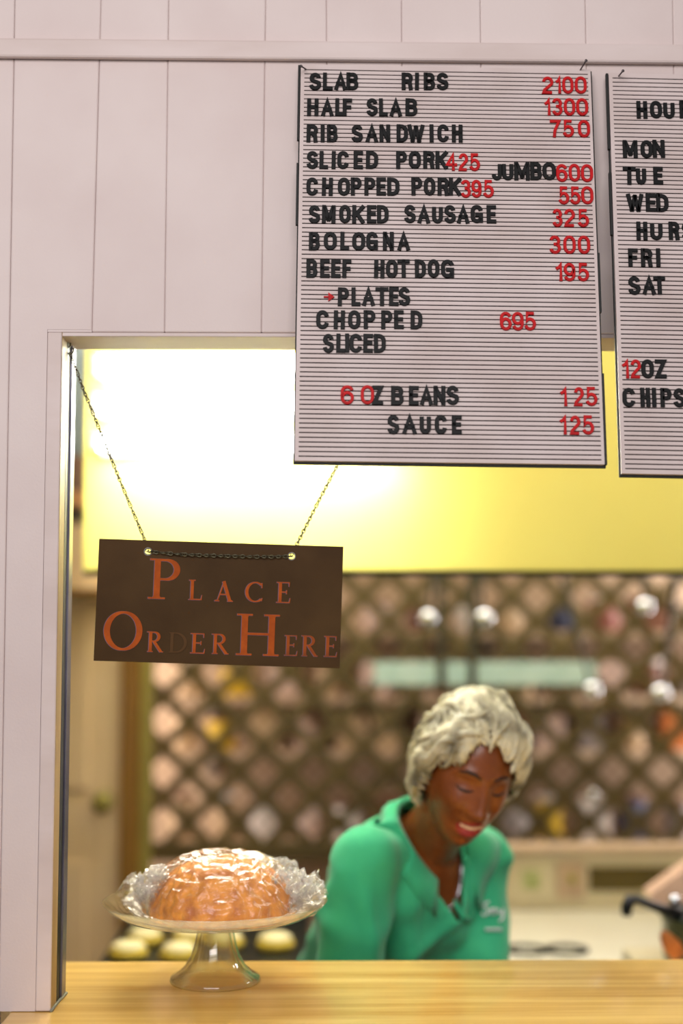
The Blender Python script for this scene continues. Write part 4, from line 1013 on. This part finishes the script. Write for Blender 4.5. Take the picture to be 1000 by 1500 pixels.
# head in its own frame: faces -Y, up Z
HM = Matrix.Translation(HC) @ Matrix.Rotation(R_(13), 4, 'Z') @ Matrix.Rotation(R_(20), 4, 'X') @ Matrix.Rotation(R_(10), 4, 'Y')
def gz(x, z, cx, cz, sx, sz): return math.exp(-((x - cx) / sx) ** 2 - ((z - cz) / sz) ** 2)
bmh = bmesh.new(); q = bmesh.ops.create_icosphere(bmh, subdivisions=6, radius=1)
for v_ in bmh.verts:
    x, y, z = v_.co
    X = x * .073; Y = y * .093; Z = z * .115
    if z < 0:
        kz = (-z) ** 1.5; X *= 1 - .32 * kz; Y = Y * (1 - .22 * kz) - .020 * kz if y < 0 else Y * (1 - .45 * kz) - .01 * kz
    if y > 0 and z > -.2: Y *= 1.06
    if y < 0:
        front = min(1, -y * 1.6)
        Y = Y * (1 - .10 * front * (1 - abs(z)))   # flatten the face
        d = 0
        t = max(0, min(1, (.022 - Z) / .055))
        d += (.004 + .020 * t) * gz(X, 0, 0, 0, .0085 + .004 * t, 9) * (1 if Z < .022 else math.exp(-((Z - .022) / .01) ** 2)) * (1 if Z > -.034 else math.exp(-((Z + .034) / .006) ** 2))
        for sx in (-1, 1):
            d += .009 * gz(X, Z, sx * .0135, -.031, .0075, .008)
            d -= .011 * gz(X, Z, sx * .031, .010, .015, .012)
            d += .0055 * gz(X, Z, sx * .031, .006, .012, .008)
            d += .005 * gz(X, Z, sx * .030, .029, .022, .008)
            d += .008 * gz(X, Z, sx * .042, -.024, .018, .020)
            d -= .004 * gz(X, Z, sx * .029, -.050, .006, .016)
        d += .0085 * gz(X, Z, 0, -.050, .022, .0065) + .0095 * gz(X, Z, 0, -.074, .020, .007) - .006 * gz(X, Z, 0, -.062, .020, .0045)
        d += .008 * gz(X, Z, 0, -.100, .020, .012) - .003 * gz(X, Z, 0, -.085, .02, .006)
        Y -= d * front
    v_.co = (X, Y, Z)
HS = Matrix.Diagonal((1.02, 1.04, 1.09, 1)); HM = HM @ HS
bmh.transform(HM)
body = bmesh.new(); me_ = bpy.data.meshes.new('t'); bmh.to_mesh(me_); bmh.free(); body.from_mesh(me_)
for sx in (-1, 1):
    ellipsoid(body, HM @ Vector((sx * .076, .008, -.006)), (.007, .018, .030), HM.to_3x3() @ Matrix.Rotation(R_(sx * 16), 3, 'Z'))
    bmt = [HM @ Vector((sx * (.079 + .004 * math.sin(R_(a_))), .012 + .017 * math.cos(R_(a_)), -.002 + .027 * math.sin(R_(a_)))) for a_ in range(0, 360, 24)]
    tube(body, bmt, .0045, 8, closed=True)
neck_top = HM @ Vector((0, .022, -.07))
limb(body, [NB - sp_ * .03, NB.lerp(neck_top, .5), neck_top], [.062, .053, .052])
torso(body, -.006)
limb(body, [SR, EL_R, HR], [.048, .040, .027]); limb(body, [SL + Vector((-.008, 0, -.004)), EL_L + Vector((-.002, 0, 0)), HL], [.040, .036, .027])
def hand(bm, wrist, elbow, inward):
    d = (wrist - elbow); d.z *= .35; d = d.normalized(); sd = Vector((d.y, -d.x, 0)).normalized() * inward
    palm = wrist + d * .045; ellipsoid(bm, palm, (.045, .040, .015), Matrix((d, sd, d.cross(sd))).transposed(), 3)
    for k, (off, L) in enumerate(((-.030, .062), (-.010, .075), (.010, .080), (.029, .070))):
        b0 = palm + d * .028 + sd * off; p1 = b0 + d * L * .45 + sd * off * .15; p2 = p1 + d * L * .3 + Vector((0, 0, -L * .18)); p3 = p2 + d * L * .15 + Vector((0, 0, -L * .22))
        tube(bm, [palm + sd * off * .7, b0, p1, p2, p3], [.009, .0095, .009, .008, .006], 10)
    t0 = palm - d * .015 + sd * .026; tube(bm, [palm - d * .02, t0 + sd * .012, t0 + sd * .03 + d * .028, t0 + sd * .034 + d * .05], [.010, .0115, .010, .007], 10)
hand(body, HR, EL_R, 1); hand(body, HL, EL_L, -1)
KN = []
for s_ in (-1, 1):
    hp_ = HIP + Vector((s_ * .09, 0, -.04)); kn = Vector((hp_.x, hp_.y - .02, .49)); an = Vector((hp_.x, hp_.y + .02, .09)); KN.append((hp_, kn, an))
    limb(body, [hp_, kn, an], [.085, .056, .038]); ellipsoid(body, an + Vector((0, -.07, -.05)), (.042, .12, .036))
body = remesh(body, .0042, 3)
HMi = HM.inverted()
for f in body.faces:
    p = HMi @ f.calc_center_median()
    if p.y < -.055 and abs(p.x) < .025 and (-.080 < p.z < -.045) and ((p.x / .025) ** 2 + ((p.z + .0625) / .0165) ** 2) < 1: f.material_index = 1
person = empty('person', Vector((HIP.x, HIP.y, 0)), label='smiling woman in a green polo shirt looking down behind the counter', cat='person')
bo = obj('body', body, [M['skin'], M['lip']], person, smooth=True)
# face pieces, seated on the skin
bb = BVHTree.FromPolygons([rootm(person) @ v_.co for v_ in bo.data.vertices], [p.vertices[:] for p in bo.data.polygons])
def onface(x, z, out=.001):
    o_ = HM @ Vector((x, -.25, z)); d_ = (HM.to_3x3() @ Vector((0, 1, 0))).normalized(); h_ = bb.ray_cast(o_, d_)
    return h_[0] - d_ * out
bm = bmesh.new()
for i in range(8):
    a_ = (i - 3.5) * .0050; box(bm, onface(a_, -.0605 + a_ * a_ * 9, -.0006), (.0047, .004, .0078 - abs(a_) * .12), HM.to_3x3(), bev=.001)
obj('teeth', bm, M['tooth'], person, smooth=True, label='upper teeth showing in the smile')
for sx in (-1, 1):
    bm = bmesh.new(); tube(bm, [onface(sx * x, z, .0005) for x, z in ((.012, .026), (.022, .031), (.034, .032), (.046, .027))], [.0015, .0030, .0026, .0012], 8)
    obj('eyebrow', bm, M['brow'], person, smooth=True, label='dark eyebrow')
    bm = bmesh.new(); tube(bm, [onface(sx * x, z, .0004) for x, z in ((.017, .004), (.024, .0005), (.031, -.0005), (.038, .0005), (.045, .004))], [.001, .002, .0024, .002, .001], 8)
    obj('eyelashes', bm, M['brow'], person, smooth=True, label='dark lashes of a lowered eyelid')
bm = bmesh.new(); ec = HM @ Vector((-.083, .010, -.044)); tube(bm, [ec + Vector((.0, .011 * math.cos(R_(a_)), .013 * math.sin(R_(a_)))) for a_ in range(0, 360, 24)], .0016, 8, closed=True)
obj('earring', bm, M['gold'], person, smooth=True, label='thin gold hoop earring')
# hair: cap and swept locks
def hairline(d):
    """does the direction d (head frame, unit) carry hair?"""
    az = math.atan2(d.x, -d.y)  # 0 = face centre
    lim = ((.80 - .66 * (-az - .25) ** .8) if az < -.25 else (.80 - .34 * (az + .25) ** 1.2)) + .05 * math.sin(az * 11) if abs(az) < 1.15 else (.18 - (abs(az) - 1.15) * 1.4)
    return d.z - max(lim, -.62)
bm = bmesh.new(); q = bmesh.ops.create_icosphere(bm, subdivisions=6, radius=1)
dl = [v_ for v_ in bm.verts if hairline(v_.co.normalized()) < 0]
bmesh.ops.delete(bm, geom=dl, context='VERTS')
for v_ in bm.verts:
    d = v_.co.normalized(); e = min(1, hairline(d) / .28)
    thick = .004 + .020 * math.sqrt(max(0, e)) * (1 + .15 * d.z)
    thick *= 1 + .55 * noise.noise(d * 2.6 + Vector((.4, 2.2, 1.1))) + .35 * noise.noise(Vector((d.x * 9 + 2 * d.y, d.y * 4, d.z * 5)))
    v_.co = Vector((d.x * (.073 + thick), d.y * (.098 + thick), d.z * (.115 + thick)))
base = bm
rr = random.Random(5)
for k in range(900):
    d = Vector((rr.uniform(-1, 1), rr.uniform(-1, 1), rr.uniform(-.4, 1)))
    if d.length < .2: continue
    d.normalize(); e = hairline(d)
    if e < .03: continue
    crown = Vector((-.25, .25, .93)).normalized(); fl = (d - crown * d.dot(crown)); fl = fl - d * fl.dot(d)
    if fl.length < .05: continue
    fl = (fl.normalized() + d.cross(fl.normalized()) * (.5 + rr.uniform(-.3, .3))).normalized()
    pts = []; rad = []
    L = rr.uniform(.35, .65)
    for s in range(7):
        t = s / 6; dd = (d + fl * L * t + d.cross(fl) * .09 * math.sin(t * 4 + k)).normalized()
        if hairline(dd) < -.07: break
        h_ = min(1, max(0, hairline(dd)) / .28) ** .5; off = .0015 + .018 * h_ + .003 * math.sin(t * 3.1)
        pts.append(Vector((dd.x * (.073 + off), dd.y * (.098 + off), dd.z * (.115 + off)))); rad.append(.0042 * math.sin(math.pi * (.15 + .8 * t)))
    if len(pts) > 2: tube(bm, pts, rad[:-1] + [.001], 6)
for k in range(90):   # large loose waves lying over the cap
    d = Vector((rr.uniform(-1, 1), rr.uniform(-1, .8), rr.uniform(-.1, 1))).normalized(); e = hairline(d)
    if e < .10: continue
    crown = Vector((.15, -.1, .98)).normalized(); fl = d - crown * d.dot(crown); fl = fl - d * fl.dot(d)
    if fl.length < .05: continue
    fl = (fl.normalized() + d.cross(fl.normalized()) * (-.7 + rr.uniform(-.12, .12))).normalized(); pts = []; rad = []; L = rr.uniform(.5, .95); lift = rr.uniform(.001, .006)
    for s in range(12):
        t = s / 11; dd = (d + fl * L * t + d.cross(fl) * .06 * math.sin(t * 5 + k * .2)).normalized()
        if hairline(dd) < -.16: break
        h_ = min(1, max(0, hairline(dd)) / .28) ** .5; off = .006 + .018 * h_ + lift * math.sin(math.pi * t)
        pts.append(Vector((dd.x * (.073 + off), dd.y * (.098 + off), dd.z * (.115 + off)))); rad.append(.0052 * math.sin(math.pi * (.12 + .84 * t)) ** .8)
    if len(pts) > 3: tube(bm, pts, rad[:-1] + [.001], 7)
bm.transform(HM)
obj('hair', bm, M['hair'], person, smooth=True, label='short swept grey blonde hair')
# polo shirt
sh_ = bmesh.new(); torso(sh_, .012)
limb(sh_, [SR + Vector((.01, .0, .004)), SR.lerp(EL_R, .45), SR.lerp(EL_R, .93)], [.063, .066, .070])
limb(sh_, [SL + Vector((-.01, 0, .004)), SL.lerp(EL_L, .45), SL.lerp(EL_L, .93)], [.057, .056, .056])
for s_ in (-1, 1): ellipsoid(sh_, HIP.lerp(NB, .66) + uu * .075 * s_ + ff * .085, (.07, .065, .075))
for s_, c0 in ((-1, SR), (1, SL)): limb(sh_, [NB + uu * s_ * .035 - sp_ * .035, c0 + Vector((0, 0, .0))], [.052, .058])
sh_ = remesh(sh_, .006, 34)
sh_.normal_update()
for v_ in sh_.verts:
    p = v_.co; a_ = (p - NB).dot(uu); b_ = (p - NB).z
    t1_ = .5 + .5 * math.sin(a_ * 48 + b_ * 18 + 3 * noise.noise(p * 6)); t2_ = .5 + .5 * math.sin(a_ * 24 - b_ * 44 + 4 * noise.noise(p * 5))
    w = t1_ ** 3 * .9 + t2_ ** 3 * .7 - .5
    amp = .014 * min(1, max(0, (-b_ + .02) / .10)) * (.5 + .8 * abs(noise.noise(p * 4 + Vector((3, 1, 4)))))
    v_.co = p + v_.normal * w * amp
# V neck opening, cut in the torso's own front frame
def inV(p):
    q = p - NB; a_ = q.dot(uu); h_ = q.dot(sp_); fr = q.dot(ff)
    if h_ > .012 and abs(a_) < .075: return True
    if fr > 0 and -.088 < h_ <= .012: k_ = (h_ + .088) / .10; return .050 - .100 * k_ < a_ < .050 + .016 * k_
    return False
bmesh.ops.delete(sh_, geom=[v_ for v_ in sh_.verts if inV(v_.co)], context='VERTS')
for v_ in sh_.verts:
    if not v_.is_boundary: continue
    q = v_.co - NB; a_ = q.dot(uu); h_ = q.dot(sp_); fr = q.dot(ff)
    if fr > 0 and -.094 < h_ <= .008:
        k_ = max(0, (h_ + .088) / .10); eL, eR = .050 - .101 * k_, .050 + .017 * k_; e_ = eL if abs(a_ - eL) < abs(a_ - eR) else eR; v_.co += uu * (e_ - a_)
    elif h_ > 0 and abs(a_) < .08: v_.co += sp_ * (.011 - h_)
bvh = BVHTree.FromBMesh(sh_)
bmesh.ops.solidify(sh_, geom=sh_.faces[:], thickness=.0015)
obj('polo_shirt', sh_, M['shirt'], person, smooth=True, label='green short sleeved polo shirt')
# collar: a folded band round the neck, falling to two points
def collar(side):
    bm = bmesh.new(); n = 26; rows_ = []
    for i in range(n + 1):
        t = i / n   # 0 back centre -> 1 front point
        a_ = R_(-90 + side * 155 * t)
        outd = (uu * math.cos(a_) + ff * math.sin(a_)).normalized()
        drop = max(0, (t - .55) / .45)
        inner = NB + outd * (.066 + .010 * drop) + sp_ * (.034 - .010 * t - .050 * drop ** 1.5)
        inner += uu * (.018 if side < 0 else .026) * drop
        mid = inner + outd * .010 + sp_ * .006
        outer = inner + outd * .034 - sp_ * (.034 + .034 * drop ** 2)
        o_ = outer + outd * .10 + sp_ * .06; d_ = (outer - o_).normalized(); h_ = bvh.ray_cast(o_, d_)
        if h_[0] is not None and (h_[0] - outer).length < .06: outer = h_[0] - d_ * .0045
        rows_.append([bm.verts.new(inner), bm.verts.new(mid), bm.verts.new(mid.lerp(outer, .5) + outd * .004 + sp_ * .003), bm.verts.new(outer)])
    for A, B in zip(rows_, rows_[1:]):
        for i in range(3): bm.faces.new((A[i], A[i + 1], B[i + 1], B[i]))
    bmesh.ops.recalc_face_normals(bm, faces=bm.faces)
    bmesh.ops.solidify(bm, geom=bm.faces[:], thickness=.003)
    obj('collar_flap', bm, M['shirt'], person, smooth=True)
collar(1); collar(-1)
# stitched edge band along both sides of the V opening
for sg in (-1, 1):
    pts = []
    for i in range(15):
        k_ = i / 14 * .92; h_ = k_ * .10 - .088; a_ = (.050 - .100 * k_ - .005) if sg < 0 else (.050 + .016 * k_ + .005)
        q = NB + uu * a_ + sp_ * h_ + ff * .25; hh_ = bvh.ray_cast(q, -ff)
        if hh_[0] is not None: pts.append(hh_[0] + ff * .001)
    if len(pts) > 3: obj('placket_band', tube(bmesh.new(), [pts[0] - sp_ * .006] + pts, .0062, 10), M['shirt'], person, smooth=True)
# embroidery: illegible white stitching on the chest
def stitch(pxs, rad):
    pts = []
    for a_, b_ in pxs:
        d = (RM @ Vector(((a_ - 500) / F, -(b_ - 750) / F, -1))).normalized(); h_ = bvh.ray_cast(CAM, d)
        if h_[0] is not None: pts.append(h_[0] - d * .0022)
    return pts
emb = bmesh.new()
for pth in ([(716, 1321), (710, 1323), (709, 1329), (714, 1332), (715, 1338), (709, 1341), (705, 1338)], [(719, 1330), (720, 1340)], [(719, 1333), (724, 1330), (725, 1340)], [(729, 1331), (730, 1338), (735, 1337), (737, 1330), (736, 1345), (731, 1350)]):
    pts = stitch(pth, 0)
    if len(pts) > 1: tube(emb, pts, .0022, 6)
for k in range(7):
    x = 711 + k * 3.6; pts = stitch([(x, 1359), (x + 1.6, 1364)], 0)
    if len(pts) > 1: tube(emb, pts, .0018, 6)
if len(emb.verts): obj('embroidery', emb, M['embroid'], person, smooth=True, label='white stitched script on the chest')
# necklace
bb = BVHTree.FromPolygons([rootm(person) @ v_.co for v_ in bo.data.vertices], [p.vertices[:] for p in bo.data.polygons])
bm = bmesh.new(); pts = []
for i in range(25):
    t = i / 24; a_ = R_(15 + 150 * t); q = NB + uu * math.cos(a_) * .066 + ff * .10 * math.sin(a_) - sp_ * .075 * math.sin(a_) ** 2
    h_ = bb.find_nearest(q)
    pts.append(h_[0] + h_[1] * .0025)
tube(bm, pts, .0014, 6); ellipsoid(bm, pts[12] + ff * .004 - Vector((0, 0, .008)), (.006, .004, .009), sub=2)
obj('necklace', bm, M['silver'], person, smooth=True, label='thin silver necklace with pendant')
# trousers and shoes
tr_ = bmesh.new()
for hp_, kn, an in KN: limb(tr_, [hp_, kn, an + Vector((0, 0, .02))], [.100, .075, .062])
ellipsoid(tr_, HIP + Vector((0, .0, -.02)), (.185, .15, .13))
obj('trousers', remesh(tr_, .01, 4), M['trouser'], person, smooth=True, label='black trousers')
for hp_, kn, an in KN:
    s1 = bmesh.new(); ellipsoid(s1, an + Vector((0, -.075, -.045)), (.052, .135, .044)); box(s1, an + Vector((0, -.07, -.079)), (.095, .26, .02), bev=.008)
    for v_ in s1.verts: v_.co.z = max(v_.co.z, .001)
    obj('shoe', s1, M['shoe'], person, smooth=True, label='black work shoe')
# low prep shelf under her hands
ps = empty('work_shelf', Vector((.25, 2.6, 0)), label='low steel work shelf behind the counter under the hands of the worker', cat='shelf')
hz = min(HR.z, HL.z) - .03
obj('shelf_top', bx(-.35, .55, 2.21, 2.60, hz - .045, hz - .02, .003), M['bracket'], ps)
for lx_, ly_ in ((-.32, 2.24), (.5, 2.24), (-.32, 2.57), (.5, 2.57)): obj('leg', tube(bmesh.new(), [(lx_, ly_, 0), (lx_, ly_, hz - .0455)], .015, 12), M['bracket'], ps, smooth=True)
